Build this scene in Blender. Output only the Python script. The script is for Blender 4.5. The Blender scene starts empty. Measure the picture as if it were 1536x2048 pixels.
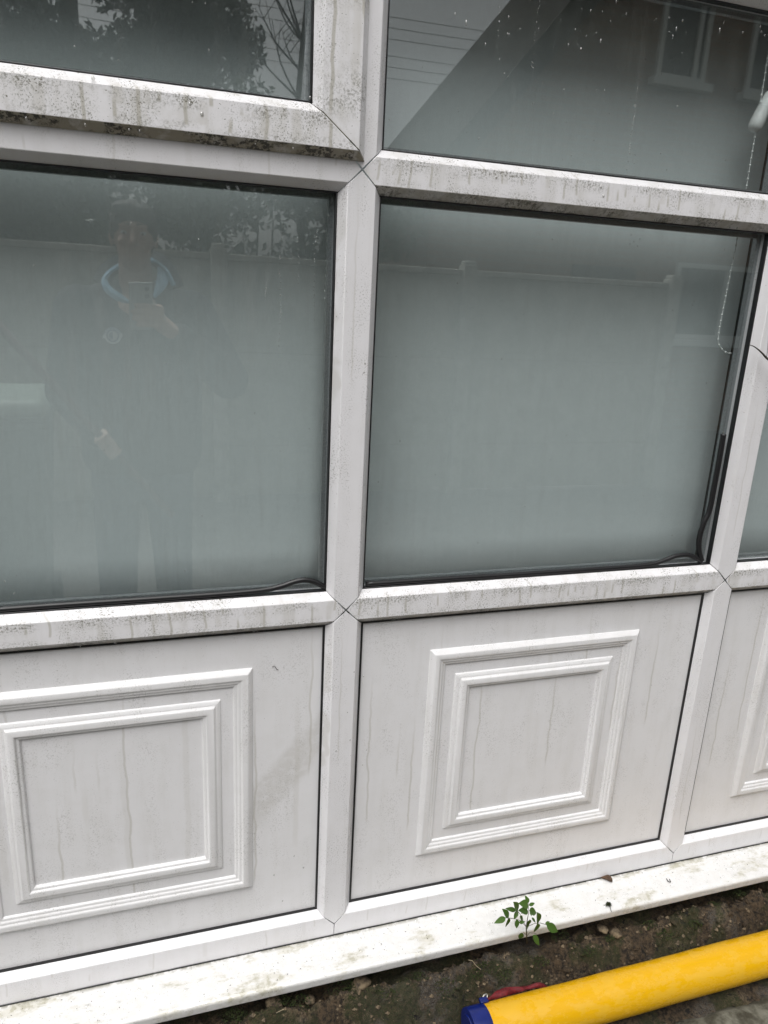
import bpy, bmesh, math, random
import numpy as np
from mathutils import Vector, Matrix, noise as mnoise
PI = math.pi
random.seed(7); rng = np.random.default_rng(7)
SC = bpy.context.scene
COL = SC.collection

# ------------------------------------------------------------------ camera
FPX = 1464.85
CAM = np.array([-0.3389, -1.2468, 1.50])
def _rot(y, p, r):
    cy, sy, cp, sp = math.cos(y), math.sin(y), math.cos(p), math.sin(p)
    f = np.array([sy*cp, cy*cp, sp]); rt = np.array([cy, -sy, 0.]); u = np.cross(rt, f)
    return np.array([math.cos(r)*rt + math.sin(r)*u, -math.sin(r)*rt + math.cos(r)*u, f])
RC = _rot(0.3142, -0.2797, 0.0508)
cd = bpy.data.cameras.new('camera'); cam = bpy.data.objects.new('camera', cd); COL.objects.link(cam)
cd.sensor_fit = 'HORIZONTAL'; cd.sensor_width = 36; cd.lens = 36*FPX/1536
cd.clip_start = 0.01; cd.clip_end = 900
m = Matrix.Identity(4)
for i in range(3):
    m[i][0] = RC[0][i]; m[i][1] = RC[1][i]; m[i][2] = -RC[2][i]; m[i][3] = CAM[i]
cam.matrix_world = m
SC.camera = cam

def ray(px, py): return RC.T @ np.array([(px-768)/FPX, -(py-1024)/FPX, 1.])
def Y(px, py, y=0.):                       # photo pixel -> point on the plane y
    d = ray(px, py); return CAM + d*(y-CAM[1])/d[1]
def Zp(px, py, z=0.):                      # photo pixel -> point at height z
    d = ray(px, py); return CAM + d*(z-CAM[2])/d[2]
def RF(px, py, y, yg=.02):                 # photo pixel of a mirrored thing -> its real point on the plane y
    d = ray(px, py); p = CAM + d*(yg-CAM[1])/d[1]; d2 = d*np.array([1, -1, 1]); return p + d2*(y-yg)/d2[1]

# ------------------------------------------------------------------ sky, sun, exposure
W = bpy.data.worlds.new('World'); SC.world = W; W.use_nodes = True
wn = W.node_tree; wn.nodes.clear()
sky = wn.nodes.new('ShaderNodeTexSky'); sky.sky_type = 'NISHITA'; sky.sun_disc = False
SUN_EL, SUN_AZ = 60, 212                   # degrees; azimuth clockwise from +y
sky.sun_elevation = math.radians(SUN_EL); sky.sun_rotation = math.radians(SUN_AZ)
sky.air_density = 1.0; sky.dust_density = 6.0; sky.ozone_density = 1.0
hs = wn.nodes.new('ShaderNodeHueSaturation'); hs.inputs['Saturation'].default_value = .12
bg = wn.nodes.new('ShaderNodeBackground'); bg.inputs[1].default_value = .09
wo = wn.nodes.new('ShaderNodeOutputWorld')
wn.links.new(sky.outputs[0], hs.inputs['Color']); wn.links.new(hs.outputs[0], bg.inputs[0]); wn.links.new(bg.outputs[0], wo.inputs[0])
sl = bpy.data.lights.new('sun', 'SUN'); sl.energy = 1.5; sl.angle = math.radians(55); sl.color = (1, .99, .98)
so = bpy.data.objects.new('sun', sl); COL.objects.link(so); so.location = (-3, -8, 12)
a, e = math.radians(SUN_AZ), math.radians(SUN_EL)
sd = Vector((math.sin(a)*math.cos(e), math.cos(a)*math.cos(e), math.sin(e)))
so.rotation_euler = sd.to_track_quat('Z', 'Y').to_euler()
vs = SC.view_settings; vs.view_transform = 'Standard'; vs.look = 'None'; vs.gamma = 1; vs.use_curve_mapping = False; vs.exposure = 0.5
SC.render.engine = 'CYCLES'
SC.cycles.transparent_max_bounces = 24; SC.cycles.max_bounces = 6; SC.cycles.diffuse_bounces = 3; SC.cycles.glossy_bounces = 3
SC.cycles.use_denoising = True; SC.cycles.caustics_reflective = False; SC.cycles.caustics_refractive = False

# ------------------------------------------------------------------ material helpers
class NT:
    def __init__(s, name):
        s.m = bpy.data.materials.new(name); s.m.use_nodes = True; s.t = s.m.node_tree; s.t.nodes.clear()
        s.out = s.t.nodes.new('ShaderNodeOutputMaterial'); s.tc = None
    def n(s, typ, ins=None, **kw):
        x = s.t.nodes.new(typ)
        for k, v in kw.items(): setattr(x, k, v)
        for k, v in (ins or {}).items(): s.set(x.inputs[k], v)
        return x
    def set(s, sock, v):
        if isinstance(v, bpy.types.NodeSocket): s.t.links.new(v, sock)
        else:
            if isinstance(v, tuple) and len(v) == 3 and sock.type == 'RGBA': v = v + (1,)
            sock.default_value = v
    def co(s, which='Object'):
        if s.tc is None: s.tc = s.n('ShaderNodeTexCoord')
        return s.tc.outputs[which]
    def map(s, vec, scale): return s.n('ShaderNodeMapping', {'Vector': vec, 'Scale': scale}).outputs[0]
    def noise(s, vec, scale, detail=2., rough=.5): return s.n('ShaderNodeTexNoise', {'Vector': vec, 'Scale': scale, 'Detail': detail, 'Roughness': rough}).outputs[0]
    def ss(s, v, lo, hi, a=0., b=1.):
        return s.n('ShaderNodeMapRange', {'Value': v, 'From Min': lo, 'From Max': hi, 'To Min': a, 'To Max': b}, interpolation_type='SMOOTHSTEP').outputs[0]
    def ma(s, op, a, b=0., c=None, clamp=False):
        ins = {0: a, 1: b}
        if c is not None: ins[2] = c
        return s.n('ShaderNodeMath', ins, operation=op, use_clamp=clamp).outputs[0]
    def mix(s, f, a, b): return s.n('ShaderNodeMix', {0: f, 6: a, 7: b}, data_type='RGBA').outputs[2]
    def sep(s, v): return s.n('ShaderNodeSeparateXYZ', {0: v}).outputs
    def bump(s, h, dist, strength=1.): return s.n('ShaderNodeBump', {'Height': h, 'Distance': dist, 'Strength': strength}).outputs[0]
    def pbr(s, **k):
        b = s.n('ShaderNodeBsdfPrincipled', {kk.replace('_', ' '): v for kk, v in k.items()})
        s.t.links.new(b.outputs[0], s.out.inputs[0]); return b

def drips(t, scale, width, seed, keep=.5):
    """vertical run marks: random columns, each ending at its own height"""
    v = t.co('Object'); x, y, z = t.sep(v)
    wob = t.noise(t.map(v, (6, 6, 15)), 1., 2.)
    wx = t.ma('MULTIPLY_ADD', t.ma('ADD', x, t.ma('MULTIPLY', y, .7)), scale, t.ma('MULTIPLY_ADD', wob, .5*scale*.03, seed))
    vo = t.n('ShaderNodeTexVoronoi', {'W': wx, 'Scale': 1.}, voronoi_dimensions='1D')
    r, g, b = t.n('ShaderNodeSeparateColor', {0: vo.outputs['Color']}).outputs
    line = t.ss(vo.outputs['Distance'], width*scale, width*scale*.35)
    on = t.ma('GREATER_THAN', r, 1-keep)
    gz = t.sep(t.co('Generated'))[2]
    below = t.ss(gz, t.ma('MULTIPLY', g, .85), t.ma('MULTIPLY_ADD', g, .85, .06))
    above = t.ss(gz, t.ma('MULTIPLY_ADD', b, .5, .55), t.ma('MULTIPLY_ADD', b, .5, .3))
    return t.ma('MULTIPLY', t.ma('MULTIPLY', line, on), t.ma('MULTIPLY', below, above))

def upvc(name, speck=.6, streak=.5, mould=0., dscale=40, dw=.002, base=(.795, .787, .802), edge=0., film=.35):
    t = NT(name); v = t.co('Object')
    fine = t.ss(t.noise(v, 380., 4., .72), .53, .64)
    col = t.ss(t.noise(t.map(v, (34, 34, 6)), 1., 3.), .40, .62)
    patch = t.ss(t.noise(v, 9., 3.), .36, .58)
    sp = t.ma('MULTIPLY', t.ma('MULTIPLY', fine, t.ma('MULTIPLY', col, patch)), speck)
    lone = t.ma('MULTIPLY', t.ss(t.noise(v, 300., 2., .5), .715, .745), speck, clamp=True)
    sp = t.ma('MAXIMUM', sp, lone)
    gz = t.sep(t.co('Generated'))[2]
    if edge:
        ed = t.ma('MULTIPLY', t.ss(gz, .45, .74), t.ss(gz, .88, .76))
        en = t.ma('MULTIPLY', t.ss(t.noise(v, 260., 4., .75), .46, .62), t.ss(t.noise(v, 13., 4., .6), .38, .58))
        sp = t.ma('MAXIMUM', sp, t.ma('MULTIPLY', t.ma('MULTIPLY', ed, en), edge))
        ed2 = t.ma('MULTIPLY', t.ss(gz, .12, .2), t.ss(gz, .42, .24))
        sp = t.ma('MAXIMUM', sp, t.ma('MULTIPLY', t.ma('MULTIPLY', ed2, en), edge*.6))
    f1 = t.ss(t.noise(v, 26., 4., .65), .38, .72); f2 = t.ss(t.noise(t.map(v, (42, 42, 5)), 1., 4., .6), .46, .74)
    c = t.mix(t.ma('MULTIPLY', t.ma('MULTIPLY_ADD', f1, .45, t.ma('MULTIPLY', f2, .6)), film, clamp=True), base, (.47, .455, .40))
    d = drips(t, dscale, dw, 3.7, .6)
    c = t.mix(t.ma('MULTIPLY', d, streak), c, (.46, .44, .385))
    if name.startswith('panel'):
        p1, p2 = Y(690, 1410, .02), Y(480, 1650, .02); dx, dz = p2[0]-p1[0], p2[2]-p1[2]; Ls = math.hypot(dx, dz); x, y, z = t.sep(v)
        al = t.ma('ADD', t.ma('MULTIPLY', t.ma('SUBTRACT', x, float(p1[0])), float(dx/Ls)), t.ma('MULTIPLY', t.ma('SUBTRACT', z, float(p1[2])), float(dz/Ls)))
        ac = t.ma('ABSOLUTE', t.ma('ADD', t.ma('ADD', t.ma('MULTIPLY', t.ma('SUBTRACT', x, float(p1[0])), float(-dz/Ls)), t.ma('MULTIPLY', t.ma('SUBTRACT', z, float(p1[2])), float(dx/Ls))), t.ma('MULTIPLY_ADD', t.noise(v, 12., 4.), .05, -.025)))
        sm_ = t.ma('MULTIPLY', t.ma('MULTIPLY', t.ss(ac, .045, .02), t.ma('MULTIPLY', t.ss(al, -.02, .04), t.ss(al, float(Ls)+.03, float(Ls)-.06))), t.ss(t.noise(v, 60., 5., .7), .3, .6, .3, 1.))
        c = t.mix(t.ma('MULTIPLY', sm_, .32), c, (.44, .42, .37))
    d2 = drips(t, dscale*.45, dw*2.6, 11.3, .5)
    c = t.mix(t.ma('MULTIPLY', d2, streak*.45), c, (.53, .51, .46))
    c = t.mix(sp, c, (.10, .095, .06))
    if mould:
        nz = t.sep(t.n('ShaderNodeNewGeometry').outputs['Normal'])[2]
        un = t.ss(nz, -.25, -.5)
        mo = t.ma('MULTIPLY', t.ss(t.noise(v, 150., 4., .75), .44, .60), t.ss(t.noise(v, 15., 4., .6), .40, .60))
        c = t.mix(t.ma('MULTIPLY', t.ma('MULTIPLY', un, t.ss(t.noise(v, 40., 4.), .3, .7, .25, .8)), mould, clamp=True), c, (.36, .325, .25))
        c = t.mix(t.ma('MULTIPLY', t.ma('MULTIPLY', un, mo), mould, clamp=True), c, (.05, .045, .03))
    h = t.noise(v, 240., 2.)
    t.pbr(Base_Color=c, Roughness=t.ma('MULTIPLY_ADD', sp, .4, .36), Normal=t.bump(h, .0004, .3))
    return t.m

def plain(name, col, rough=.6, var=.12, scale=40., metal=0., bump=0., spec=.5, col2=None, lo=.35, hi=.65):
    t = NT(name); v = t.co('Object'); n = t.noise(v, scale, 5., .6)
    c2 = col2 or tuple(max(0, x*(1-var*2)) for x in col)
    c = t.mix(t.ss(n, lo, hi), c2, col)
    k = dict(Base_Color=c, Roughness=rough, Metallic=metal)
    k['Specular_IOR_Level'] = spec
    if bump: k['Normal'] = t.bump(t.noise(v, scale*2, 6., .65), bump)
    t.pbr(**k); return t.m

def glass_mat(name, f0=.112, tint=(.935, .96, .96)):
    t = NT(name)
    lw = t.n('ShaderNodeLayerWeight', {'Blend': .5}).outputs['Facing']
    fac = t.ma('MULTIPLY_ADD', t.ma('POWER', lw, 5.), 1-f0, f0, clamp=True)
    gl = t.n('ShaderNodeBsdfGlossy', {'Roughness': .012, 'Color': (.97, 1, .99, 1)})
    tr = t.n('ShaderNodeBsdfTransparent', {'Color': tint + (1,)})
    # thin film of dried rain and dust
    v = t.co('Object')
    du = t.ma('MULTIPLY', t.ss(t.noise(t.map(v, (60, 1, 5)), 1., 4., .68), .42, .80, .004, .05), t.ss(t.noise(v, 3.2, 3., .6), .32, .66, .12, 1.))
    df = t.n('ShaderNodeBsdfDiffuse', {'Color': (.5, .5, .47, 1)})
    m1 = t.n('ShaderNodeMixShader', {0: fac, 1: tr.outputs[0], 2: gl.outputs[0]})
    m2 = t.n('ShaderNodeMixShader', {0: du, 1: m1.outputs[0], 2: df.outputs[0]})
    t.t.links.new(m2.outputs[0], t.out.inputs[0]); return t.m

M = {}
M['transom'] = upvc('frame_plastic_grimy', 1., .6, mould=.75, dscale=55, dw=.003, edge=.85, film=.45)
M['sash'] = upvc('sash_plastic_grimy', 1., .75, mould=2.2, dscale=50, dw=.004, edge=1., film=.6)
M['mullion'] = upvc('frame_plastic_spotted', .65, .3, dscale=45, dw=.002, film=.16)
M['rail'] = upvc('rail_plastic', .35, .25, dscale=22, dw=.0025, film=.16)
M['panel'] = upvc('panel_plastic', .32, .42, dscale=21, dw=.003, base=(.79, .785, .795), film=.17)
M['mould'] = upvc('moulding_plastic', .4, .3, dscale=30, dw=.002, base=(.80, .795, .80), film=.2)
M['glass'] = glass_mat('window_glass')
M['rubber'] = plain('black_rubber', (.012, .012, .013), .38, scale=200)
M['spacer'] = plain('aluminium_spacer', (.42, .43, .44), .4, metal=.6, scale=300)
M['drop'] = None
def drop_mat():
    t = NT('water_drop'); gl = t.n('ShaderNodeBsdfGlossy', {'Roughness': .05}); tr = t.n('ShaderNodeBsdfTransparent', {'Color': (.9, .9, .88, 1)})
    df = t.n('ShaderNodeBsdfDiffuse', {'Color': (.6, .6, .58, 1)})
    a_ = t.n('ShaderNodeMixShader', {0: .2, 1: tr.outputs[0], 2: gl.outputs[0]}); b_ = t.n('ShaderNodeMixShader', {0: .24, 1: a_.outputs[0], 2: df.outputs[0]})
    t.t.links.new(b_.outputs[0], t.out.inputs[0]); return t.m
M['drop'] = drop_mat()
def bead_mat():
    t = NT('rain_bead'); lw = t.n('ShaderNodeLayerWeight', {'Blend': .5}).outputs['Facing']
    f_ = t.ma('MULTIPLY_ADD', t.ma('POWER', lw, 3.), .7, .05, clamp=True)
    mx = t.n('ShaderNodeMixShader', {0: f_, 1: t.n('ShaderNodeBsdfTransparent', {'Color': (.965, .965, .955, 1)}).outputs[0], 2: t.n('ShaderNodeBsdfGlossy', {'Roughness': .03}).outputs[0]})
    t.t.links.new(mx.outputs[0], t.out.inputs[0]); return t.m
M['bead'] = bead_mat()
def sill_mat():
    t = NT('sill_plastic'); v = t.co('Object'); y = t.sep(v)[1]
    b1 = t.ss(t.noise(t.map(v, (9, 24, 9)), 1., 5., .65), .52, .65)
    b2 = t.ss(t.noise(v, 60., 5., .65), .44, .60)
    c = t.mix(t.ss(t.noise(v, 45., 5., .65), .35, .7, 0., .35), (.74, .735, .725), (.62, .61, .57))
    c = t.mix(t.ma('MULTIPLY', b1, .45), c, (.50, .47, .36))
    c = t.mix(t.ma('MULTIPLY', t.ma('MULTIPLY', b1, b2), .5), c, (.29, .27, .16))
    jn = t.ma('MULTIPLY', t.ss(y, -.012, -.001), t.ss(t.noise(v, 55., 5., .7), .36, .56))
    c = t.mix(t.ma('MULTIPLY', jn, .75), c, (.16, .15, .09))
    sp = t.ss(t.noise(v, 330., 3., .6), .67, .72)
    c = t.mix(t.ma('MULTIPLY', sp, .85), c, (.07, .06, .04))
    wet = t.ss(t.noise(v, 24., 3.), .42, .58)
    t.pbr(Base_Color=c, Roughness=t.ma('MULTIPLY_ADD', wet, .3, .12), Normal=t.bump(t.noise(v, 95., 4.), .0022, .6)); return t.m
M['sill'] = sill_mat()
def blind_mat():
    t = NT('blind_fabric'); v = t.co('Object')
    wv = t.ma('ADD', t.noise(t.map(v, (900, 1, 60)), 1., 2.), t.noise(t.map(v, (60, 1, 900)), 1., 2.))
    c = t.mix(t.ss(wv, .7, 1.3), (.71, .755, .755), (.775, .815, .815))
    t.pbr(Base_Color=c, Roughness=.9, Normal=t.bump(wv, .0004, .3)); return t.m
M['blind'] = blind_mat()
M['chain'] = plain('white_bead_plastic', (.88, .88, .86), .35, .03)
M['white_plastic'] = plain('white_plastic', (.75, .75, .73), .4, .05)
def soil_mat(name):
    t = NT(name); v = t.co('Object')
    n1 = t.noise(v, 17., 7., .7); n2 = t.noise(v, 110., 6., .75); n3 = t.noise(v, 420., 4., .7)
    c = t.mix(t.ss(n2, .36, .62), (.010, .0075, .005), (.105, .070, .037))
    c = t.mix(t.ma('MULTIPLY', t.ss(n1, .52, .60), t.ss(n2, .40, .56)), c, (.15, .11, .066))
    c = t.mix(t.ma('MULTIPLY', t.ss(t.noise(v, 7., 4.), .54, .62), t.ss(n3, .40, .58)), c, (.11, .10, .085))
    c = t.mix(t.ma('MULTIPLY', t.ss(t.noise(t.map(v, (11, 11, 11)), 1., 4.), .50, .57), t.ss(n3, .36, .6)), c, (.030, .038, .008))
    c = t.mix(t.ss(t.noise(v, 34., 7., .7), .59, .66), c, (.005, .005, .004))
    c = t.mix(t.ss(n3, .68, .72), c, (.24, .18, .11))
    t.pbr(Base_Color=c, Roughness=.7, Normal=t.bump(t.ma('ADD', n2, t.ma('MULTIPLY', n3, .5)), .009, 1.)); return t.m
M['soil'] = soil_mat('mossy_soil'); M['slab'] = plain('riven_stone', (.17, .165, .13), .7, scale=28, bump=.006, col2=(.05, .045, .03))
M['stone'] = plain('pebble_stone', (.20, .15, .09), .75, scale=60, bump=.004, col2=(.045, .032, .02))
def moss_mat():
    t = NT('moss'); v = t.co('Object'); c = t.mix(t.ss(t.noise(v, 300., 4., .7), .35, .65), (.012, .018, .005), (.06, .09, .016))
    t.pbr(Base_Color=c, Roughness=.9, Normal=t.bump(t.noise(v, 600., 4.), .004)); return t.m
M['moss'] = moss_mat()
def yellow_mat():
    t = NT('yellow_plastic'); v = t.co('Object')
    w = t.ss(t.noise(t.map(v, (22, 26, 60)), 1., 6., .7), .44, .58)
    c = t.mix(t.ma('MULTIPLY', w, .45), (.70, .38, .004), (.69, .42, .04))
    c = t.mix(t.ss(t.noise(t.map(v, (45, 130, 170)), 1., 5., .75), .64, .74, 0, .7), c, (.26, .13, .012))
    t.pbr(Base_Color=c, Roughness=t.ma('MULTIPLY_ADD', w, .30, .16), Normal=t.bump(t.noise(v, 160., 3.), .0008, .4)); return t.m
M['yellow'] = yellow_mat()
M['blue'] = plain('blue_plastic', (.004, .015, .15), .30, .15, 30)
M['red'] = plain('red_webbing', (.17, .008, .014), .7, .25, 220, bump=.001)
M['metal'] = plain('zinc_metal', (.5, .5, .48), .35, .1, 200, metal=.9)
def leaf_mat(name, c1, c2, rough=.45):
    t = NT(name); oi = t.n('ShaderNodeObjectInfo').outputs['Random']; v = t.co('Object')
    c = t.mix(t.ma('ADD', t.ma('MULTIPLY', oi, .5), t.ma('MULTIPLY', t.noise(v, 12., 3.), .5)), c1, c2)
    b = t.n('ShaderNodeBsdfPrincipled', {'Base Color': c, 'Roughness': rough}); tl = t.n('ShaderNodeBsdfTranslucent', {'Color': c})
    mx = t.n('ShaderNodeMixShader', {0: .3, 1: b.outputs[0], 2: tl.outputs[0]}); t.t.links.new(mx.outputs[0], t.out.inputs[0]); return t.m
M['seedling'] = leaf_mat('seedling_leaf', (.045, .10, .016), (.09, .18, .03))
M['stem'] = plain('green_brown_stem', (.07, .06, .03), .6)
M['straw'] = plain('dry_straw', (.34, .28, .18), .7, .2, 90)
M['twig'] = plain('dark_twig', (.035, .028, .02), .7, .3, 90)
M['deadleaf'] = plain('dead_leaf', (.11, .06, .03), .7, .3, 90)
M['evergreen'] = leaf_mat('evergreen_leaf', (.02, .035, .014), (.04, .07, .025)); M['hedge'] = leaf_mat('hedge_leaf', (.03, .055, .018), (.07, .11, .035), .3)
M['bark'] = plain('bark', (.07, .055, .04), .85, .3, 25, bump=.01)
M['concrete'] = plain('fence_concrete', (.44, .43, .38), .85, .2, 5, bump=.004, col2=(.32, .315, .27))
M['post'] = plain('post_concrete', (.52, .51, .46), .85, .15, 9, bump=.004)
def brick_mat():
    t = NT('brown_brick'); v = t.co('Object'); x, y, z = t.sep(v)
    uv = t.n('ShaderNodeCombineXYZ', {0: t.ma('ADD', x, y), 1: z}).outputs[0]
    b = t.n('ShaderNodeTexBrick', {'Vector': uv, 'Color1': (.21, .105, .06, 1), 'Color2': (.29, .155, .09, 1), 'Mortar': (.22, .20, .17, 1), 'Scale': 1., 'Mortar Size': .01, 'Brick Width': .225, 'Row Height': .075})
    c = t.mix(t.ss(t.noise(v, 3., 4.), .3, .7, 0, .5), b.outputs[0], (.16, .09, .06))
    t.pbr(Base_Color=c, Roughness=.85, Normal=t.bump(b.outputs['Fac'], .006, -1.)); return t.m
M['brick'] = brick_mat()
M['tile'] = plain('dark_roof_tile', (.05, .045, .042), 1., .25, 3, bump=.01, spec=.05); M['board'] = plain('dark_bargeboard', (.035, .03, .028), .6)
M['dark_glass'] = plain('house_window_glass', (.05, .06, .06), .08, .3, 2, spec=.8)
M['render'] = plain('pale_wall_render', (.5, .48, .44), .8, .1, 6)
M['room'] = plain('room_plaster', (.22, .19, .16), .9, .1, 3)
M['asphalt'] = plain('wet_concrete', (.155, .15, .14), .6, .2, 6, bump=.004)
M['grass'] = plain('rough_grass', (.05, .075, .025), .9, .3, 4, bump=.02)
M['skin'] = plain('skin', (.62, .43, .35), .5, .08, 30); M['hair'] = plain('brown_hair', (.05, .035, .024), .6, .3, 150, bump=.002)
M['coat'] = plain('navy_coat', (.016, .018, .026), .75, .2, 60, bump=.003); M['lining'] = plain('light_blue_lining', (.30, .54, .74), .7, .1, 60)
M['jeans'] = plain('blue_jeans', (.035, .055, .10), .85, .25, 90); M['shoe'] = plain('dark_shoe', (.02, .02, .02), .5)
M['phone'] = plain('grey_phone_case', (.34, .36, .36), .35, .05); M['silver'] = plain('phone_edge', (.75, .75, .75), .25, metal=.8); M['black'] = plain('black_glass', (.01, .01, .01), .1)
M['badge'] = plain('badge_white', (.85, .90, .95), .6, .05); M['badge2'] = plain('badge_blue', (.12, .22, .40), .6, .1)
M['pole'] = plain('maroon_pole', (.09, .025, .025), .5, .2); M['bin'] = plain('dark_green_bin', (.03, .06, .045), .5, .15, 20); M['lid'] = plain('pale_green_lid', (.26, .33, .28), .45, .1, 15)
M['wood'] = plain('weathered_wood', (.12, .10, .08), .8, .25, 30, bump=.003); M['wire'] = plain('black_cable', (.015, .015, .015), .5)

# ------------------------------------------------------------------ object helpers
def link(o, parent=None):
    COL.objects.link(o)
    if parent: o.parent = parent
    return o
def mesh(name, verts, faces, mat, parent=None, smooth=False):
    me = bpy.data.meshes.new(name); me.from_pydata([tuple(map(float, v)) for v in verts], [], faces); me.update()
    if mat is not None: me.materials.append(M[mat] if isinstance(mat, str) else mat)
    if smooth: me.polygons.foreach_set('use_smooth', [True]*len(me.polygons))
    return link(bpy.data.objects.new(name, me), parent)
def from_bm(name, bm, mat, parent=None, smooth=False):
    bmesh.ops.recalc_face_normals(bm, faces=bm.faces)
    me = bpy.data.meshes.new(name); bm.to_mesh(me); bm.free()
    me.materials.append(M[mat])
    if smooth: me.polygons.foreach_set('use_smooth', [True]*len(me.polygons))
    return link(bpy.data.objects.new(name, me), parent)
def empty(name, label, cat, group=None, loc=(0, 0, 0)):
    o = bpy.data.objects.new(name, None); o.empty_display_size = .1; COL.objects.link(o); o.location = loc
    return tag(o, label, cat, group)
def tag(o, label=None, cat=None, group=None, kind=None):
    for k, v in (('label', label), ('category', cat), ('group', group), ('kind', kind)):
        if v: o[k] = v
    return o
def bx(bm, x0, x1, y0, y1, z0, z1):
    vs_ = [bm.verts.new((x, y, z)) for x in (x0, x1) for y in (y0, y1) for z in (z0, z1)]
    for f in ((0, 1, 3, 2), (4, 6, 7, 5), (0, 4, 5, 1), (2, 3, 7, 6), (0, 2, 6, 4), (1, 5, 7, 3)): bm.faces.new([vs_[i] for i in f])
def box(name, x0, x1, y0, y1, z0, z1, mat, parent=None, bev=0.):
    bm = bmesh.new(); bx(bm, x0, x1, y0, y1, z0, z1); o = from_bm(name, bm, mat, parent)
    if bev: bevel(o, bev)
    return o
def bevel(o, w, seg=2, ang=30):
    b = o.modifiers.new('bevel', 'BEVEL'); b.width = w; b.segments = seg; b.limit_method = 'ANGLE'; b.angle_limit = math.radians(ang); b.harden_normals = False
    o.data.polygons.foreach_set('use_smooth', [True]*len(o.data.polygons))
    try: o.data.set_sharp_from_angle(angle=math.radians(40))
    except Exception: pass
def tube(name, pts, r, mat, parent=None, seg=8, caps=True):
    """tube through points; r is one radius or one for each point"""
    pts = [Vector(p) for p in pts]; n = len(pts); rs = r if hasattr(r, '__len__') else [r]*n
    V, F = [], []; up = Vector((.13, .31, .94)).normalized(); prev = None
    for i, p in enumerate(pts):
        d = (pts[min(i+1, n-1)]-pts[max(i-1, 0)]).normalized()
        u = (prev if prev is not None else up); u = (u-d*u.dot(d))
        if u.length < 1e-4: u = Vector((1, 0, 0))-d*d.x
        u.normalize(); prev = u; w = d.cross(u)
        for k in range(seg):
            a_ = 2*PI*k/seg; V.append(p+(u*math.cos(a_)+w*math.sin(a_))*rs[i])
    for i in range(n-1):
        for k in range(seg): F.append((i*seg+k, i*seg+(k+1) % seg, (i+1)*seg+(k+1) % seg, (i+1)*seg+k))
    if caps: F.append(tuple(range(seg))[::-1]); F.append(tuple(range((n-1)*seg, n*seg)))
    return mesh(name, V, F, mat, parent, True)
def smooth_path(pts, k=6):
    P = [np.array(p, float) for p in pts]; out = []
    for i in range(len(P)-1):
        p0, p1, p2, p3 = P[max(i-1, 0)], P[i], P[i+1], P[min(i+2, len(P)-1)]
        for j in range(k):
            t = j/k; out.append(.5*((2*p1)+(-p0+p2)*t+(2*p0-5*p1+4*p2-p3)*t*t+(-p0+3*p1-3*p2+p3)*t**3))
    out.append(P[-1]); return out

# ------------------------------------------------------------------ the window screen
A, WB, DB = .0235, .0130, .0160           # half face, bevel width, bevel depth
XM = [-.845, 0., .8868, 1.735]            # mullion axes
ZL, ZU, ZTIP, ZBOT, ZHEAD = .931, 1.703, .1865, .158, 2.053
YB = .062                                 # back of the frame
GAP = .0005
win = empty('window_screen', 'grimy white plastic window screen with moulded lower panels and projecting sill', 'window', loc=(0, 0, 0))

def profile_bar(name, axis, c, ends, prof, mat, parent):
    """prof: list of (lateral t, depth y); ends: two functions t -> coordinate along the bar"""
    n = len(prof); V = []
    for e_ in ends:
        for t_, y in prof:
            s = e_(t_)
            V.append((c+t_, y, s) if axis == 'z' else (s, y, c+t_))
    F = [(i, (i+1) % n, n+(i+1) % n, n+i) for i in range(n)] + [tuple(range(n))[::-1], tuple(range(n, 2*n))]
    bm = bmesh.new(); vv = [bm.verts.new(v) for v in V]
    for f in F: bm.faces.new([vv[i] for i in f])
    o = from_bm(name, bm, mat, parent); bevel(o, .0011, 2, 20); return o
X5 = [(-(A+WB), YB), (-(A+WB), DB), (-A, 0), (0, 0), (A, 0), (A+WB, DB), (A+WB, YB)]
H = .0218
X5h = [(-(H+WB), YB), (-(H+WB), DB), (-H, 0), (0, 0), (H, 0), (H+WB, DB), (H+WB, YB)]
up = lambda s: (lambda t: s-abs(t)-GAP)
dn = lambda s: (lambda t: s+abs(t)+GAP)
NB = len(XM)-1
for i, x in enumerate(XM):
    for (z0, z1) in ((ZTIP, ZL), (ZL, ZU), (ZU, ZHEAD+.022)):
        e0, e1 = dn(z0), up(z1)
        if i in (0, NB):
            s = 1 if i == 0 else -1       # outer jambs run straight
        profile_bar('mullion', 'z', x, (e0, e1), X5, 'mullion', win)
for b in range(NB):
    xa, xb = XM[b], XM[b+1]
    for z in (ZL, ZU):
        profile_bar('transom', 'x', z, (dn(xa), up(xb)), X5h, 'rail' if (b == 0 and z == ZU) else 'transom', win)
    # bottom and head rails, notched for the mullion tips
    pr = [(0, YB), (0, 0), (ZTIP-ZBOT, 0), (.2085-ZBOT, 0), (.2085-ZBOT+WB, DB), (.2085-ZBOT+WB, YB)]
    f = lambda t: max(0, t-(ZTIP-ZBOT))
    profile_bar('bottom_rail', 'x', ZBOT, ((lambda t, xa=xa: xa+f(t)+GAP*(t>.03)), (lambda t, xb=xb: xb-f(t)-GAP*(t>.03))), pr, 'rail', win)
    pr = [(0, YB), (0, 0), (-.022, 0), (-.022-(ZHEAD-.0), 0)]
    hz = ZHEAD+.05
    pr = [(0, YB), (0, 0), (-.028, 0), (-.05, 0), (-.05-WB, DB), (-.05-WB, YB)]
    g = lambda t: max(0, -t-.028)
    profile_bar('head_rail', 'x', hz, ((lambda t, xa=xa: xa+g(t)+GAP), (lambda t, xb=xb: xb-g(t)-GAP)), pr, 'rail', win)

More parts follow.
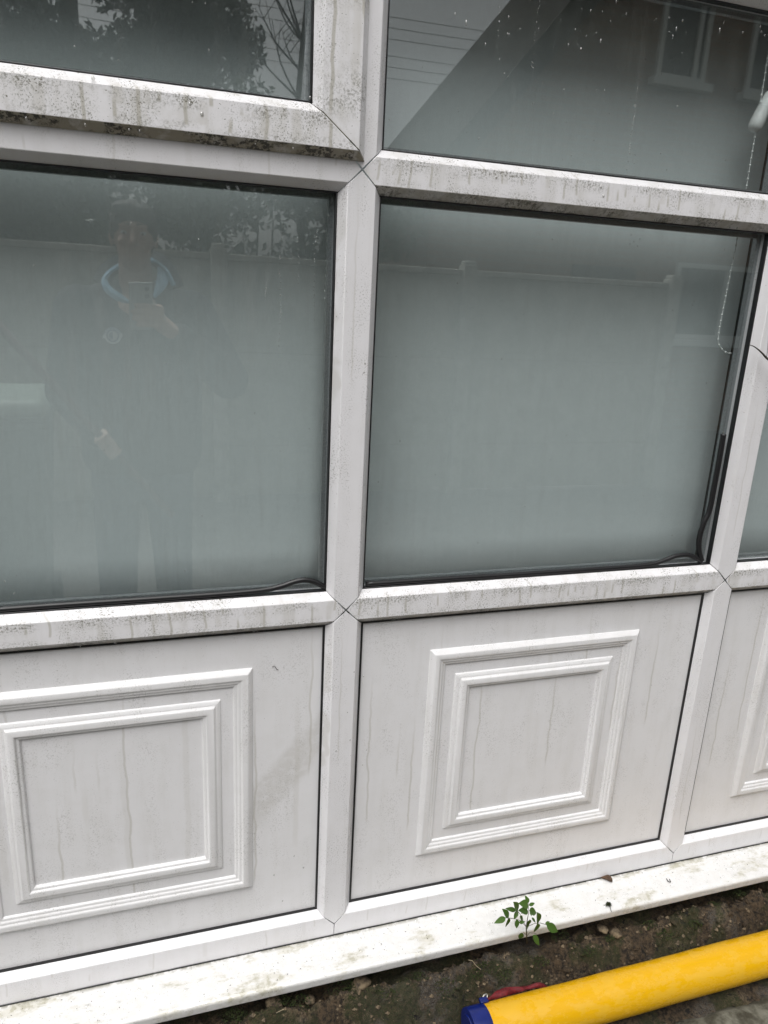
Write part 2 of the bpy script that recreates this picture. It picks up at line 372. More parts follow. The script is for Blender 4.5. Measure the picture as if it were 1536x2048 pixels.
def ring(bm, x0, x1, z0, z1, w, y0, y1):
    bx(bm, x0, x0+w, y0, y1, z0, z1); bx(bm, x1-w, x1, y0, y1, z0, z1)
    bx(bm, x0+w, x1-w, y0, y1, z0, z0+w); bx(bm, x0+w, x1-w, y0, y1, z1-w, z1)

def drops_mesh(name, parent, pts, mat='drop'):
    """pts: (x, y, z, radius, stretch); half beads standing on a face that looks to -y"""
    V, F = [], []
    for (x, y, z, r, st) in pts:
        b = len(V); ringn = 6
        V.append((x, y-r*.6, z))
        for k in range(ringn):
            a_ = 2*PI*k/ringn; V.append((x+r*.75*math.cos(a_), y-r*.38, z+r*.75*st*math.sin(a_)))
        for k in range(ringn):
            a_ = 2*PI*k/ringn; V.append((x+r*math.cos(a_), y+.0002, z+r*st*math.sin(a_)))
        for k in range(ringn):
            k2 = (k+1) % ringn; F.append((b, b+1+k2, b+1+k)); F.append((b+1+k, b+1+k2, b+1+ringn+k2, b+1+ringn+k))
    o = mesh(name, V, F, mat, parent, True); o['kind'] = 'stuff'; return o

def glazing(parent, x0, x1, z0, z1, yf, drop_pts, gname='glass_pane'):
    """x0..z1: clear opening at the beads; yf: front face of the glass"""
    g = box(gname, x0-.004, x1+.004, yf, yf+.009, z0-.004, z1+.004, 'glass', parent)
    bm = bmesh.new(); ring(bm, x0-.0005, x1+.0005, z0-.0005, z1+.0005, .0028, yf-.0125, yf-.0003); gk = from_bm('gasket', bm, 'rubber', g); bevel(gk, .001, 2)
    bm = bmesh.new(); ring(bm, x0, x1, z0, z1, .009, yf+.0095, yf+.021); from_bm('spacer_bar', bm, 'spacer', g)
    bm = bmesh.new(); ring(bm, x0-.002, x1+.002, z0-.002, z1+.002, .007, yf+.0245, yf+.029); from_bm('inner_gasket', bm, 'rubber', g)
    if drop_pts: drops_mesh('water_droplets', g, [(p[0], yf, p[1], p[2], p[3]) for p in drop_pts])
    return g
YG = .0275
def rand_drops(x0, x1, z0, z1, n, trails=(), seed=1):
    R_ = random.Random(seed); out = []
    for _ in range(n):
        out.append((R_.uniform(x0+.01, x1-.01), R_.uniform(z0+.01, z1-.005), R_.uniform(.0006, .0013), R_.uniform(.9, 1.8)))
    for (xp, za, zb, dens) in trails:
        z = za; x = xp
        while z > zb:
            z -= R_.uniform(.3, 1.7)*dens; x += R_.uniform(-.0012, .0012)
            out.append((x, z, R_.uniform(.0005, .0012), R_.uniform(.8, 1.6)))
    return out
OP = A+WB
panes = []
for b in range(NB):
    x0, x1 = XM[b]+OP, XM[b+1]-OP
    zl0, zl1 = ZL+H+WB, ZU-H-WB
    tr = []
    if b == 0:
        for px, ya, yb in ((533, 560, 600), (565, 430, 690), (595, 470, 560), (632, 420, 640), (628, 470, 510)):
            p = Y(px, ya, YG); tr.append((p[0], p[2], Y(px, yb, YG)[2], .006))
    pts = rand_drops(x0, x1, zl0, zl1, 26, tr, b+3)
    if b == 1:
        pts += [(Y(x, y, YG)[0], Y(x, y, YG)[2], .0012, 1.2) for x, y in ((1260, 488), (1268, 483), (1275, 492), (1262, 470), (1280, 478), (915, 566), (912, 540), (1345, 620), (1385, 610))]
    panes.append(glazing(win, x0, x1, zl0, zl1, YG, pts))
    if b != 0:
        zu0, zu1 = ZU+H+WB, ZHEAD-WB
        R_ = random.Random(5+b); pts = rand_drops(x0, x1, zu0, zu1, 60, [(Y(1080, 0, YG)[0], zu1, zu0+.16, .012), (Y(1000, 0, YG)[0], zu1, zu0+.2, .02), (Y(1298, 0, YG)[0], zu0+.17, zu0+.03, .012)], b+9)
        for _ in range(45):               # rain sprayed over the top of the pane
            x = R_.uniform(x0+.08, x1-.05); z = zu1-abs(R_.gauss(0, .06)); pts.append((x, z, R_.uniform(.0005, .0018), R_.uniform(1, 3.2)))
        panes.append(glazing(win, x0, x1, zu0, zu1, YG, pts))
    # lower panel with two stepped mouldings
    zp0, zp1 = .2085+WB, ZL-H-WB
    pan = box('panel', x0-.004, x1+.004, .0195, .045, zp0-.004, zp1+.004, 'panel', win)
    bm = bmesh.new(); ring(bm, x0-.0005, x1+.0005, zp0-.0005, zp1+.0005, .0042, .0155, .0193); from_bm('gasket', bm, 'rubber', pan)
    cx_, cz_ = (x0+x1)/2-.004, .5645
    def moulding(name, prof, hw, hh):
        n = len(prof); V = []; F = []
        for (dx, h) in prof:
            for sx, sz in ((-1, -1), (1, -1), (1, 1), (-1, 1)): V.append((cx_+sx*(hw-dx), .0194-h, cz_+sz*(hh-dx)))
        for k in range(n-1):
            for q in range(4): F.append((k*4+q, k*4+(q+1) % 4, (k+1)*4+(q+1) % 4, (k+1)*4+q))
        o = mesh(name, V, F, 'mould', pan); bevel(o, .0011, 3, 20); return o
    mm = lambda L: [(p/1000, q/1000) for p, q in L]
    moulding('outer_moulding', mm([(0, -.3), (0, 1.5), (9, 9.5), (12, 10), (19, 10), (21, 9.3), (23, 7.3), (26, 7), (28, 6.4), (30, 4.4), (33, 4), (35, 3.3), (37, -.3)]), .252, .254)
    moulding('inner_moulding', mm([(0, -.3), (1.5, 2.5), (7, 4.8), (10, 5.1), (14, 9), (17, 9.6), (25, 9.6), (27, 8.8), (29, 6), (32, 5.6), (34, 4.8), (36, -.3)]), .192, .194)

# opening sash of the upper left bay
sash = tag(bpy.data.objects.new('opening_sash', None)); link(sash, win)
SX0, SX1, SZ0, SZ1 = XM[0]+.011, -.0107, 1.7267, ZHEAD+.028
YS = -.018; FS = .0605                    # proud face, face width
def sash_bar(name, axis, c, ends, sgn):
    # lateral t measured inward from the outer edge of the face
    pr = [(-.0075*0-.0, YS), (FS*.80 if axis == 'x' else FS, YS), ((FS*.80 if axis == 'x' else FS)+.014, -.003), ((FS*.80 if axis == 'x' else FS)+.014, .02), (-.010, -.0006), (-.0125, -.0006)]
    pr = [(t_*sgn, y) for t_, y in pr]
    o = profile_bar(name, axis, c, ends, pr, 'sash', sash); return o
kx = .80
def mitre(edge, sgn, ratio): return lambda t: edge+sgn*abs(t)*ratio if t*1 != 0 else edge
sash_bar('bottom_rail', 'x', SZ0, (lambda t: SX0+GAP+t/kx, lambda t: SX1-GAP-t/kx), 1)
sash_bar('top_rail', 'x', SZ1, (lambda t: SX0+GAP-t/kx, lambda t: SX1-GAP+t/kx), -1)
sash_bar('stile', 'z', SX0, (lambda t: SZ0+GAP+t*kx, lambda t: SZ1-GAP-t*kx), 1)
sash_bar('stile', 'z', SX1, (lambda t: SZ0+GAP-t*kx, lambda t: SZ1-GAP+t*kx), -1)
gx0, gx1, gz0, gz1 = SX0+FS+.014, SX1-FS-.014, SZ0+FS*.8+.014, SZ1-FS*.8-.014
glazing(sash, gx0, gx1, gz0, gz1, .0085, rand_drops(gx0, gx1, gz0, gz1, 30, [], 21))

# sill
pr = [(0.0, .158), (-.083, .1505), (-.0885, .147), (-.0895, .143), (-.0875, .1265), (-.0845, .1245), (-.06, .1245), (-.055, .131), (.06, .131), (.06, .158)]
V = [(x, y, z) for x in (XM[0]-.13, XM[-1]+.13) for y, z in pr]; n = len(pr)
F = [(i, (i+1) % n, n+(i+1) % n, n+i) for i in range(n)] + [tuple(range(n))[::-1], tuple(range(n, 2*n))]
bm = bmesh.new(); vv = [bm.verts.new((x, y, z-.0006)) for x, y, z in V]
for f_ in F: bm.faces.new([vv[i] for i in f_])
sill = from_bm('sill', bm, 'sill', win); bevel(sill, .0018, 3, 20)
# dark line of sealant between the frame and the sill
tube('sealant', [(x, -.0012, .1577+.0006*math.sin(x*37)) for x in np.linspace(XM[0], XM[-1], 60)], .0014, 'rubber', win, 6)

V, F = [], []; R_ = random.Random(19)
for k in range(520):
    x = R_.uniform(-.8, 1.5); y = R_.uniform(-.082, -.004); z = .1505+(y+.083)/.083*.0075-.0008; r = .0008+.0034*R_.random()**3; b_ = len(V); n_ = 8; sx = R_.uniform(.8, 1.7)
    V.append((x, y, z+r*.42))
    for q in range(n_): a_ = 2*PI*q/n_; V.append((x+r*.7*sx*math.cos(a_), y+r*.7*math.sin(a_), z+r*.3))
    for q in range(n_): a_ = 2*PI*q/n_; V.append((x+r*sx*math.cos(a_), y+r*math.sin(a_), z-.0002))
    for q in range(n_): q2 = (q+1) % n_; F += [(b_, b_+1+q, b_+1+q2), (b_+1+q, b_+1+n_+q, b_+1+n_+q2, b_+1+q2)]
tag(mesh('rain_beads', V, F, 'bead', sill, True), kind='stuff')
# seals that have come out of the rebate
def seal(pxs, r=.0052, y=.0195):
    P_ = [Y(px, py, y) for px, py in pxs]; return tube('loose_seal', smooth_path(P_, 8), r, 'rubber', win, 8)
seal([(-260, 1241), (0, 1219), (150, 1208), (300, 1198), (430, 1189), (520, 1181), (560, 1173), (590, 1163), (612, 1160), (635, 1166), (648, 1174)])
seal([(732, 1168), (900, 1157), (1000, 1151), (1120, 1143), (1240, 1135), (1300, 1129), (1330, 1120), (1352, 1112), (1375, 1110), (1392, 1116), (1402, 1124)])
seal([(1447, 868), (1441, 905), (1428, 975), (1419, 1020), (1408, 1045), (1399, 1075), (1398, 1100), (1403, 1121)], .0062, .0195)
# beads of water on the frame
R_ = random.Random(11); dl = []
for px, py, r in ((1202, 374, 2.6), (1207, 392, 2.4), (993, 355, 2.2), (404, 228, 3), (380, 208, 2.4), (186, 156, 3), (620, 195, 2), (700, 1480, 1.6), (672, 1502, 1.8), (607, 1735, 2.0), (588, 1712, 1.7), (548, 1750, 1.8), (565, 1802, 1.7), (733, 1500, 1.2), (725, 1530, 1.2), (730, 727, 1.6), (728, 745, 1.6), (727, 1353, 1.3), (708, 1344, 1.4), (695, 1425, 1.2)):
    yy = -.018 if py < 300 and px < 700 else (.0192 if px < 640 and py > 1300 else 0)
    p = Y(px, py, yy); dl.append((p[0], yy, p[2], r/1000, 1.35))
for _ in range(60):
    b_ = R_.choice([0, 1]); x = R_.uniform(XM[b_]+.07, XM[b_+1]-.07); z = R_.uniform(.25, .85)
    dl.append((x, .0192, z, R_.uniform(.0004, .0009), 1.2)) if abs(x-(XM[b_]+XM[b_+1])/2) > .27 else None
drops_mesh('water_droplets', win, dl)
hang = []                                  # drops hanging under the transoms and the sash
for b_, (ya, za) in ((0, (-.016, 1.7215)), (1, (.010, ZU-H-.009)), (0, (.010, ZL-H-.009)), (1, (.010, ZL-H-.009))):
    for _ in range(9): hang.append((R_.uniform(XM[b_]+.08, XM[b_+1]-.06), ya, za-.0012, R_.uniform(.0009, .002), 1.6))
drops_mesh('hanging_droplets', win, hang)

# ------------------------------------------------------------------ roller blinds behind the glass
def blind(x0, x1, label, yb, chain_px, pull=False):
    chain_px = [(c_[0], c_[1]-.012, c_[2]) for c_ in chain_px]
    t = empty('roller_blind', label, 'blind', 'roller blinds', (0, 0, 0))
    nx, nz = 24, 10; V, F = [], []
    for j in range(nz+1):
        for i in range(nx+1):
            x = x0+(x1-x0)*i/nx; z = .885+(2.118-.885)*j/nz
            V.append((x, yb+.0012*math.sin(x*9+1)*(1-j/nz), z))
    for j in range(nz):
        for i in range(nx): q = j*(nx+1)+i; F.append((q, q+1, q+nx+2, q+nx+1))
    o = mesh('fabric', V, F, 'blind', t, True); sm = o.modifiers.new('s', 'SOLIDIFY'); sm.thickness = .0008
    tube('roller_tube', [(x0-.008, yb+.0205, 2.12), (x1+.008, yb+.0205, 2.12)], .02, 'blind', t, 16)
    box('bottom_bar', x0, x1, yb-.005, yb+.005, .862, .8845, 'white_plastic', t, .001)
    path = smooth_path(chain_px, 5); path = [Vector(p) for p in path]
    tube('bead_cord', path, .0009, 'chain', t, 5)
    V, F = [], []; acc = 0.; nxt = 0.
    for p, q in zip(path, path[1:]):
        L = (q-p).length
        while nxt <= acc+L:
            c_ = p+(q-p)*((nxt-acc)/L); b_ = len(V); r = .0026
            ico = [(0, 0, 1), (.894, 0, .447), (.276, .851, .447), (-.724, .526, .447), (-.724, -.526, .447), (.276, -.851, .447), (.724, .526, -.447), (-.276, .851, -.447), (-.894, 0, -.447), (-.276, -.851, -.447), (.724, -.526, -.447), (0, 0, -1)]
            V += [c_+Vector(v)*r for v in ico]
            F += [tuple(b_+i for i in f) for f in ((0, 1, 2), (0, 2, 3), (0, 3, 4), (0, 4, 5), (0, 5, 1), (1, 6, 2), (2, 7, 3), (3, 8, 4), (4, 9, 5), (5, 10, 1), (2, 6, 7), (3, 7, 8), (4, 8, 9), (5, 9, 10), (1, 10, 6), (11, 7, 6), (11, 8, 7), (11, 9, 8), (11, 10, 9), (11, 6, 10))]
            nxt += .0125
        acc += L
    mesh('bead_chain', V, F, 'chain', t, True)['kind'] = 'stuff'
    if pull:
        a_, b_ = Y(1506, 262, .06), Y(1545, 180, .06); d = Vector(b_-a_)
        prof = [(0, .004), (.03, .0105), (.10, .0135), (.25, .014), (.6, .0125), (.9, .010), (1, .004)]
        tube('chain_pull', [Vector(a_)+d*s for s, _ in prof], [r for _, r in prof], 'chain', t, 14)
    return t
YBL = .148
c1 = [Y(664, 470, .072), Y(662, 520, .072), Y(658, 600, .072)]
blind(XM[0]+.02, -.012, 'pale grey roller blind behind the pane below the opening sash', YBL, [(-.041, .072, 2.0), (-.041, .072, 1.75), (-.0415, .072, 1.55), (-.042, .072, 1.50), (-.036, .074, 1.488), (-.028, .076, 1.50), (-.028, .078, 2.0)])
UC = lambda p: (p[0], p[1]+.012, p[2])
x_ = Y(1476, 470, .060)[0]
blind(.0, .925, 'pale grey roller blind with looped bead chain and white plastic pull', YBL, [(x_-.002, .072, 2.02), (x_, .072, 1.85), (x_, .072, 1.665), UC(Y(1450, 600, .060)), UC(Y(1437, 670, .060)), UC(Y(1440, 693, .060)), UC(Y(1455, 706, .060)), UC(Y(1474, 704, .060)), UC(Y(1486, 696, .060)), UC(Y(1493, 680, .060)+np.array([.002, 0, 0])), (Y(1493, 680, .060)[0]+.006, .074, 1.6), (Y(1493, 680, .060)[0]+.008, .076, 2.02)], True)
blind(XM[2]+.066, XM[3]-.018, 'pale grey roller blind behind the bay beyond the bare twig', YBL, [(XM[3]-.05, .072, 2.0), (XM[3]-.05, .072, 1.5), (XM[3]-.04, .074, 1.488), (XM[3]-.03, .076, 1.5), (XM[3]-.03, .078, 2.0)])

# ------------------------------------------------------------------ the building round the window (setting)
def struct(o): o['kind'] = 'structure'; return o
XL, XR = XM[0]-.03, XM[-1]+.03
struct(box('house_wall', XL-3.2, XL-.012, .0, .28, -.3, 2.7, 'brick')); struct(box('house_wall', XR+.012, XR+3.2, .0, .28, -.3, 2.7, 'brick'))
struct(box('house_wall', XL-.0115, XR+.0115, .002, .28, ZHEAD+.053, 2.7, 'brick'))
struct(box('footing', XL-.1, XR+.1, .004, .28, -.3, .130, 'soil'))
struct(box('roof_eaves', XL-3.3, XR+3.3, -.10, 3.6, 2.702, 2.80, 'render'))
struct(box('room_floor', XL-3.1, XR+3.1, .285, 3.5, .02, .05, 'room')); struct(box('room_back_wall', XL-3.1, XR+3.1, 3.5, 3.6, -.1, 2.7, 'room'))
struct(box('room_side_wall', XL-3.2, XL-3.1, .285, 3.5, -.1, 2.7, 'room')); struct(box('room_side_wall', XR+3.1, XR+3.2, .285, 3.5, -.1, 2.7, 'room'))

# ------------------------------------------------------------------ ground
struct(mesh('ground', [(-300, -300, -.03), (300, -300, -.03), (300, 300, -.03), (-300, 300, -.03)], [(0, 1, 2, 3)], 'grass'))
struct(box('driveway', -14, 14, -7.0, -.52, -.06, -.012, 'asphalt'))
def fbm(x, y, o_=5, lac=2.1, g_=.5, s=0.):
    a_, v_ = 1., 0.
    for _ in range(o_): v_ += a_*mnoise.noise(Vector((x, y, s))); x *= lac; y *= lac; a_ *= g_
    return v_
BANKY, BANK = [-.34, -.172, -.155, -.135, -.115, -.096, -.085, -.07, .02], [-.012, -.004, .012, .052, .082, .096, .086, .058, .045]
xs = np.arange(-1.0, 1.95, .0065); ys = np.concatenate([np.arange(-.34, -.165, .008), np.arange(-.165, .012, .0045)])
V, F = [], []
for yv in ys:
    for xv in xs:
        base = np.interp(yv, BANKY, BANK)
        edge = .014*fbm(xv*5, 3.3, 3)
        base = np.interp(yv+edge, BANKY, BANK)
        amp = np.interp(yv, [-.34, -.16, -.12, -.04, 0], [.008, .014, .026, .022, .010])
        V.append((xv, yv, base+amp*fbm(xv*16, yv*16, 6, 2.1, .58, 1.7)-.004))
nx = len(xs)
for j in range(len(ys)-1):
    for i in range(nx-1): q = j*nx+i; F.append((q, q+1, q+nx+1, q+nx))
struct(mesh('soil_bank', V, F, 'soil', None, True))
# riven paving in front of the tube
path = struct(box('path', -1.2, 2.2, -.515, -.345, -.06, -.016, 'soil'))
def slab(x0, x1, y0, y1, z, seed):
    n_ = 14; V, F = [], []
    R2 = random.Random(seed); j_ = [[R2.uniform(-.004, .004) for _ in range(2)] for _ in range(60)]
    def hh(u, v_): return .006*fbm(u*7+seed, v_*7, 6, 2.1, .6)
    for j in range(n_+1):
        for i in range(n_+1):
            u, v_ = x0+(x1-x0)*i/n_, y0+(y1-y0)*j/n_; ed = min(i, j, n_-i, n_-j)
            du = .006*mnoise.noise(Vector((u*14, v_*14, seed)))
            V.append((u+du, v_+du, z+hh(u, v_)-(.010 if ed == 0 else 0)))
    for j in range(n_):
        for i in range(n_): q = j*(n_+1)+i; F.append((q, q+1, q+n_+2, q+n_+1))
    b_ = len(V); per = list(range(n_+1))+[(k+1)*(n_+1)+n_ for k in range(n_)]+[n_*(n_+1)+n_-1-k for k in range(n_)]+[(n_-1-k)*(n_+1) for k in range(n_-1)]
    for k in per: V.append((V[k][0], V[k][1], -.05))
    L = len(per)
    for k in range(L): F.append((per[k], b_+k, b_+(k+1) % L, per[(k+1) % L]))
    return mesh('paving_slab', V, F, 'slab', path, True)
for k, (x0, x1) in enumerate(((-1.15, -.58), (-.565, .02), (.035, .44), (.455, .70), (.725, 1.25), (1.265, 1.9))):
    slab(x0, x1, -.51, -.262, -.002+.003*(k % 2), k+3)

def rock(px, py, z, r, mat='stone', seed=0, flat=.6, name='stone', label=None):
    p = Zp(px, py, z); bm = bmesh.new(); bmesh.ops.create_icosphere(bm, subdivisions=3, radius=1)
    for v in bm.verts:
        d = 1+.28*mnoise.noise(v.co*1.3+Vector((seed*3.1, 0, 0)))+.10*mnoise.noise(v.co*4+Vector((0, seed, 0)))
        v.co = Vector((v.co.x*r*d*1.25, v.co.y*r*d, v.co.z*r*d*flat))
    o = from_bm(name, bm, mat, None, True); o.location = tuple(p); o.rotation_euler = (0, 0, seed*1.7)
    if label: tag(o, label, name.split('_')[-1])
    return o
for k, (px, py, r, mt, lab) in enumerate(((548, 2008, .017, 'stone', 'brown mossy stone lying under the sill beside the twig scrap'), (722, 1968, .017, 'stone', 'rounded ochre stone pressed into the soil bank under the sill'), (1232, 1866, .012, 'stone', 'small pinkish stone in the soil bank above the yellow tube'), (1495, 1797, .008, 'stone', 'pale pebble on the soil bank by the green weed'), (1512, 1800, .006, 'stone', 'tiny pale pebble beside a larger pebble on the bank'), (620, 2000, .010, 'stone', 'small flat stone half buried in moss under the sill'), (1205, 1858, .011, 'stone', 'flat yellowish stone chip below the sill and dry moss tuft'))):
    rock(px, py, .085, r, mt, k+1, .6, 'stone', lab)
V, F = [], []; R_ = random.Random(5)                     # moss cushions
for (px, py, rr) in ((560, 2012, .022), (600, 2006, .02), (680, 1978, .026), (1430, 1815, .016), (1440, 1822, .012), (1218, 1878, .010), (980, 1935, .016), (955, 1930, .014), (950, 1950, .014), (1120, 1872, .018), (840, 1955, .014), (810, 1968, .012), (1480, 1790, .014), (700, 1990, .018), (770, 1985, .016), (890, 1975, .02), (1010, 1950, .015), (1080, 1925, .016), (1330, 1870, .016), (1300, 1850, .014), (1390, 1850, .014), (470, 2035, .02), (1180, 1905, .014)):
    c_ = Zp(px, py, .086)
    for _ in range(int(rr*9000)):
        a_, q_ = R_.uniform(0, 2*PI), rr*math.sqrt(R_.random()); h_ = .5*math.sqrt(max(0, rr*rr-q_*q_))
        p = Vector((c_[0]+q_*math.cos(a_)*1.3, c_[1]+q_*math.sin(a_), .084+h_+R_.uniform(-.002, .002)))
        d = Vector((R_.uniform(-1, 1), R_.uniform(-1, .4), R_.uniform(.2, 1))).normalized()*R_.uniform(.003, .006); s = d.cross(Vector((R_.uniform(-1, 1), R_.uniform(-1, 1), R_.uniform(-1, 1)))).normalized()*.0012
        b_ = len(V); V += [p-s, p+s, p+d]; F.append((b_, b_+1, b_+2))
tag(mesh('moss', V, F, 'moss'), 'dark green moss cushions growing along the soil bank', 'moss', None, 'stuff')
V, F = [], []                                            # grit lying on the soil
ico6 = [(1, 0, 0), (-1, 0, 0), (0, 1, 0), (0, -1, 0), (0, 0, 1), (0, 0, -1)]; icf = [(4, 0, 2), (4, 2, 1), (4, 1, 3), (4, 3, 0), (5, 2, 0), (5, 1, 2), (5, 3, 1), (5, 0, 3)]
for _ in range(4200):
    xv = R_.uniform(-.9, 1.85); yv = R_.uniform(-.20, -.07); r = .0009+.0058*R_.random()**5
    zz = float(np.interp(yv+.014*fbm(xv*5, 3.3, 3), BANKY, BANK))+float(np.interp(yv, [-.34, -.16, -.12, -.04, 0], [.008, .014, .026, .022, .010]))*fbm(xv*16, yv*16, 6, 2.1, .58, 1.7)-.004
    b_ = len(V); V += [(xv+a_*r*R_.uniform(.6, 1.4), yv+b2*r*R_.uniform(.6, 1.3), zz+c2*r*.8) for a_, b2, c2 in ico6]; F += [tuple(b_+i for i in f) for f in icf]
tag(mesh('grit', V, F, 'stone'), 'loose brown grit scattered over the soil bank', 'grit', None, 'stuff')

V, F = [], []; R_ = random.Random(41)
_b = bmesh.new(); bmesh.ops.create_icosphere(_b, subdivisions=2, radius=1); _b.verts.ensure_lookup_table()
cv = [v.co.copy() for v in _b.verts]; cf = [tuple(v.index for v in f.verts) for f in _b.faces]; _b.free()
for k in range(1500):
    xv = R_.uniform(-.9, 1.85); yv = R_.uniform(-.20, -.075); r = .0022+.0085*R_.random()**3
    zz = float(np.interp(yv+.014*fbm(xv*5, 3.3, 3), BANKY, BANK))+float(np.interp(yv, [-.34, -.16, -.12, -.04, 0], [.008, .014, .026, .022, .010]))*fbm(xv*16, yv*16, 6, 2.1, .58, 1.7)-.004
    b_ = len(V); an = R_.uniform(0, PI); sx, sy, sz = R_.uniform(.8, 1.5), R_.uniform(.6, 1.1), R_.uniform(.35, .8); off_ = Vector((k*1.7, k*.3, 0))
    for c_ in cv:
        d = r*(1+.45*mnoise.noise(c_*1.4+off_)+.2*mnoise.noise(c_*3.7+off_)); x, y, z = c_.x*d*sx, c_.y*d*sy, c_.z*d*sz
        V.append((xv+x*math.cos(an)-y*math.sin(an), yv+x*math.sin(an)+y*math.cos(an), zz+z))
    F += [tuple(b_+i for i in f) for f in cf]
tag(mesh('soil_clods', V, F, 'soil'), 'crumbly brown clods of soil along the bank under the sill', 'soil', None, 'stuff')

# ------------------------------------------------------------------ yellow tube with blue cap and red strap
TR, TY = .0455, -.2095
tub = empty('yellow_tube', 'wet yellow plastic tube with blue end cap and red strap lying below the sill', 'tube', loc=(0, 0, 0))
TX0 = Zp(962, 2022, .06)[0]
def lathe_x(name, prof, cy, cz, mat, parent, seg=48):
    V, F = [], []
    for (x, r) in prof:
        for k in range(seg): a_ = 2*PI*k/seg; V.append((x, cy+r*math.cos(a_), cz+r*math.sin(a_)))
    for i in range(len(prof)-1):
        for k in range(seg): F.append((i*seg+k, i*seg+(k+1) % seg, (i+1)*seg+(k+1) % seg, (i+1)*seg+k))
    F.append(tuple(range(seg))); F.append(tuple(range((len(prof)-1)*seg, len(prof)*seg))[::-1])
    bm = bmesh.new(); vv = [bm.verts.new(v) for v in V]
    for f_ in F: bm.faces.new([vv[i] for i in f_])
    o = from_bm(name, bm, mat, parent, True); o.data.set_sharp_from_angle(angle=math.radians(35)); return o
TZ = TR+.002
lathe_x('tube_body', [(TX0, TR-.001), (TX0+.001, TR)] + [(x, TR+.0004*math.sin(x*23)) for x in np.linspace(TX0+.02, 1.72, 40)], TY, TZ, 'yellow', tub)
cap = lathe_x('end_cap', [(TX0-.042, .035), (TX0-.0395, .0355), (TX0-.039, TR-.0005), (TX0-.0385, TR+.0012), (TX0-.036, TR+.0016), (TX0-.0015, TR+.0016), (TX0+.001, TR+.0012), (TX0+.0012, TR-.0008)], TY, TZ, 'blue', tub)
box('cap_lug', TX0-.004, TX0+.014, TY+.028, TY+.04, TZ+TR-.013, TZ+TR-.005, 'blue', tub, .001)
tube('strap_clip', smooth_path([(TX0+.004, TY+.040, TZ+.030), (TX0+.011, TY+.046, TZ+.036), (TX0+.019, TY+.046, TZ+.035), (TX0+.013, TY+.038, TZ+.028)], 5), .0016, 'metal', tub, 8)
# strap: a band running behind the tube
cen = smooth_path([(TX0+.016, TY+.041, TZ+.028, .003), (TX0+.03, TY+.045, TZ+.026, .005), (TX0+.045, TY+.049, TZ+.024, .009), (TX0+.065, TY+.050, TZ+.025, .010), (TX0+.085, TY+.054, TZ+.019, .009), (TX0+.105, TY+.050, TZ+.021, .006), (TX0+.125, TY+.053, TZ+.016, .005), (TX0+.15, TY+.050, TZ+.019, .007), (TX0+.18, TY+.052, TZ-.01, .009)], 6)
V, F = [], []
for k, p in enumerate(cen):
    tw = .6+.35*math.sin(k*.33); d = Vector((0, math.cos(tw), math.sin(tw)))*p[3]*.75; V += [Vector(p[:3])-d, Vector(p[:3])+d]
for k in range(len(cen)-1): F.append((2*k, 2*k+1, 2*k+3, 2*k+2))
st = mesh('strap', V, F, 'red', tub, True); sm = st.modifiers.new('s', 'SOLIDIFY'); sm.thickness = .0014

# ------------------------------------------------------------------ seedling in the gap under the sill
YP = -.118
root = Y(1053, 1884, YP)
pl = empty('seedling', 'green compound leafed seedling growing from the gap below the sill', 'plant', loc=tuple(root))
rt = Vector(root)
def leaf_mesh(shape):
    V, F = [], []; n_ = 8
    for i in range(n_+1):
        u = i/n_; w = shape*math.sin(PI*u**.8)**.9*(1-.25*u) if 0 < i < n_ else 0
        for s in (-1, -.5, 0, .5, 1): V.append((s*w, u, .10*abs(s)*w*2-.16*u*u))
    for i in range(n_):
        for k in range(4): q = i*5+k; F.append((q, q+1, q+6, q+5))
    me = bpy.data.meshes.new('leaf'); me.from_pydata(V, [], F); me.update(); me.materials.append(M['seedling'])
    me.polygons.foreach_set('use_smooth', [True]*len(me.polygons)); return me
LM = [leaf_mesh(.27), leaf_mesh(.32), leaf_mesh(.23)]
R_ = random.Random(3)
def leaf(base_px, tip_px, k=0, dy=0., dyt=-.006):
    b_ = Vector(Y(base_px[0], base_px[1], YP+dy))-rt; t_ = Vector(Y(tip_px[0], tip_px[1], YP+dy+dyt))-rt
    o = link(bpy.data.objects.new('leaf', LM[k % 3]), pl); d = (t_-b_); L = d.length; d.normalize()
    nrm = Vector((R_.uniform(-.25, .25), -.62, .78)); sx = d.cross(nrm).normalized(); nz = sx.cross(d).normalized()
    mt = Matrix(((sx.x, d.x, nz.x), (sx.y, d.y, nz.y), (sx.z, d.z, nz.z))).to_4x4()
    mt = Matrix.Translation(b_) @ mt @ Matrix.Diagonal((L, L, L, 1)); o.matrix_local = mt
ox, oy, s_ = 880, 1760, 4.8
for k, (bx_, by_, tx, ty) in enumerate(((850, 220, 822, 152), (848, 242, 772, 222), (852, 245, 916, 218), (845, 300, 768, 288), (855, 295, 940, 312), (865, 300, 880, 350), (790, 290, 800, 332), (745, 300, 727, 218), (728, 292, 634, 272), (745, 296, 712, 380), (660, 358, 610, 278), (630, 362, 528, 412), (655, 368, 645, 468), (735, 378, 742, 472), (765, 350, 812, 392), (760, 410, 815, 400), (832, 400, 858, 480), (880, 360, 925, 412), (860, 380, 848, 448), (945, 410, 950, 322), (1010, 420, 1060, 398), (1020, 428, 1150, 502), (935, 418, 918, 518), (890, 528, 972, 634), (790, 505, 760, 580))):
    leaf((ox+bx_/s_, oy+by_/s_), (ox+tx/s_, oy+ty/s_), k, -.004*(k % 4), -.008 if k % 2 else .003)
def st_(pts, r): tube('stem', [Vector(Y(ox+x/s_, oy+y/s_, YP-.002))-rt for x, y in pts], r, 'stem', pl, 6)
st_([(834, 600), (832, 530), (828, 460), (835, 400), (848, 330), (850, 220)], [.0014, .0013, .0012, .0009, .0007, .0004])
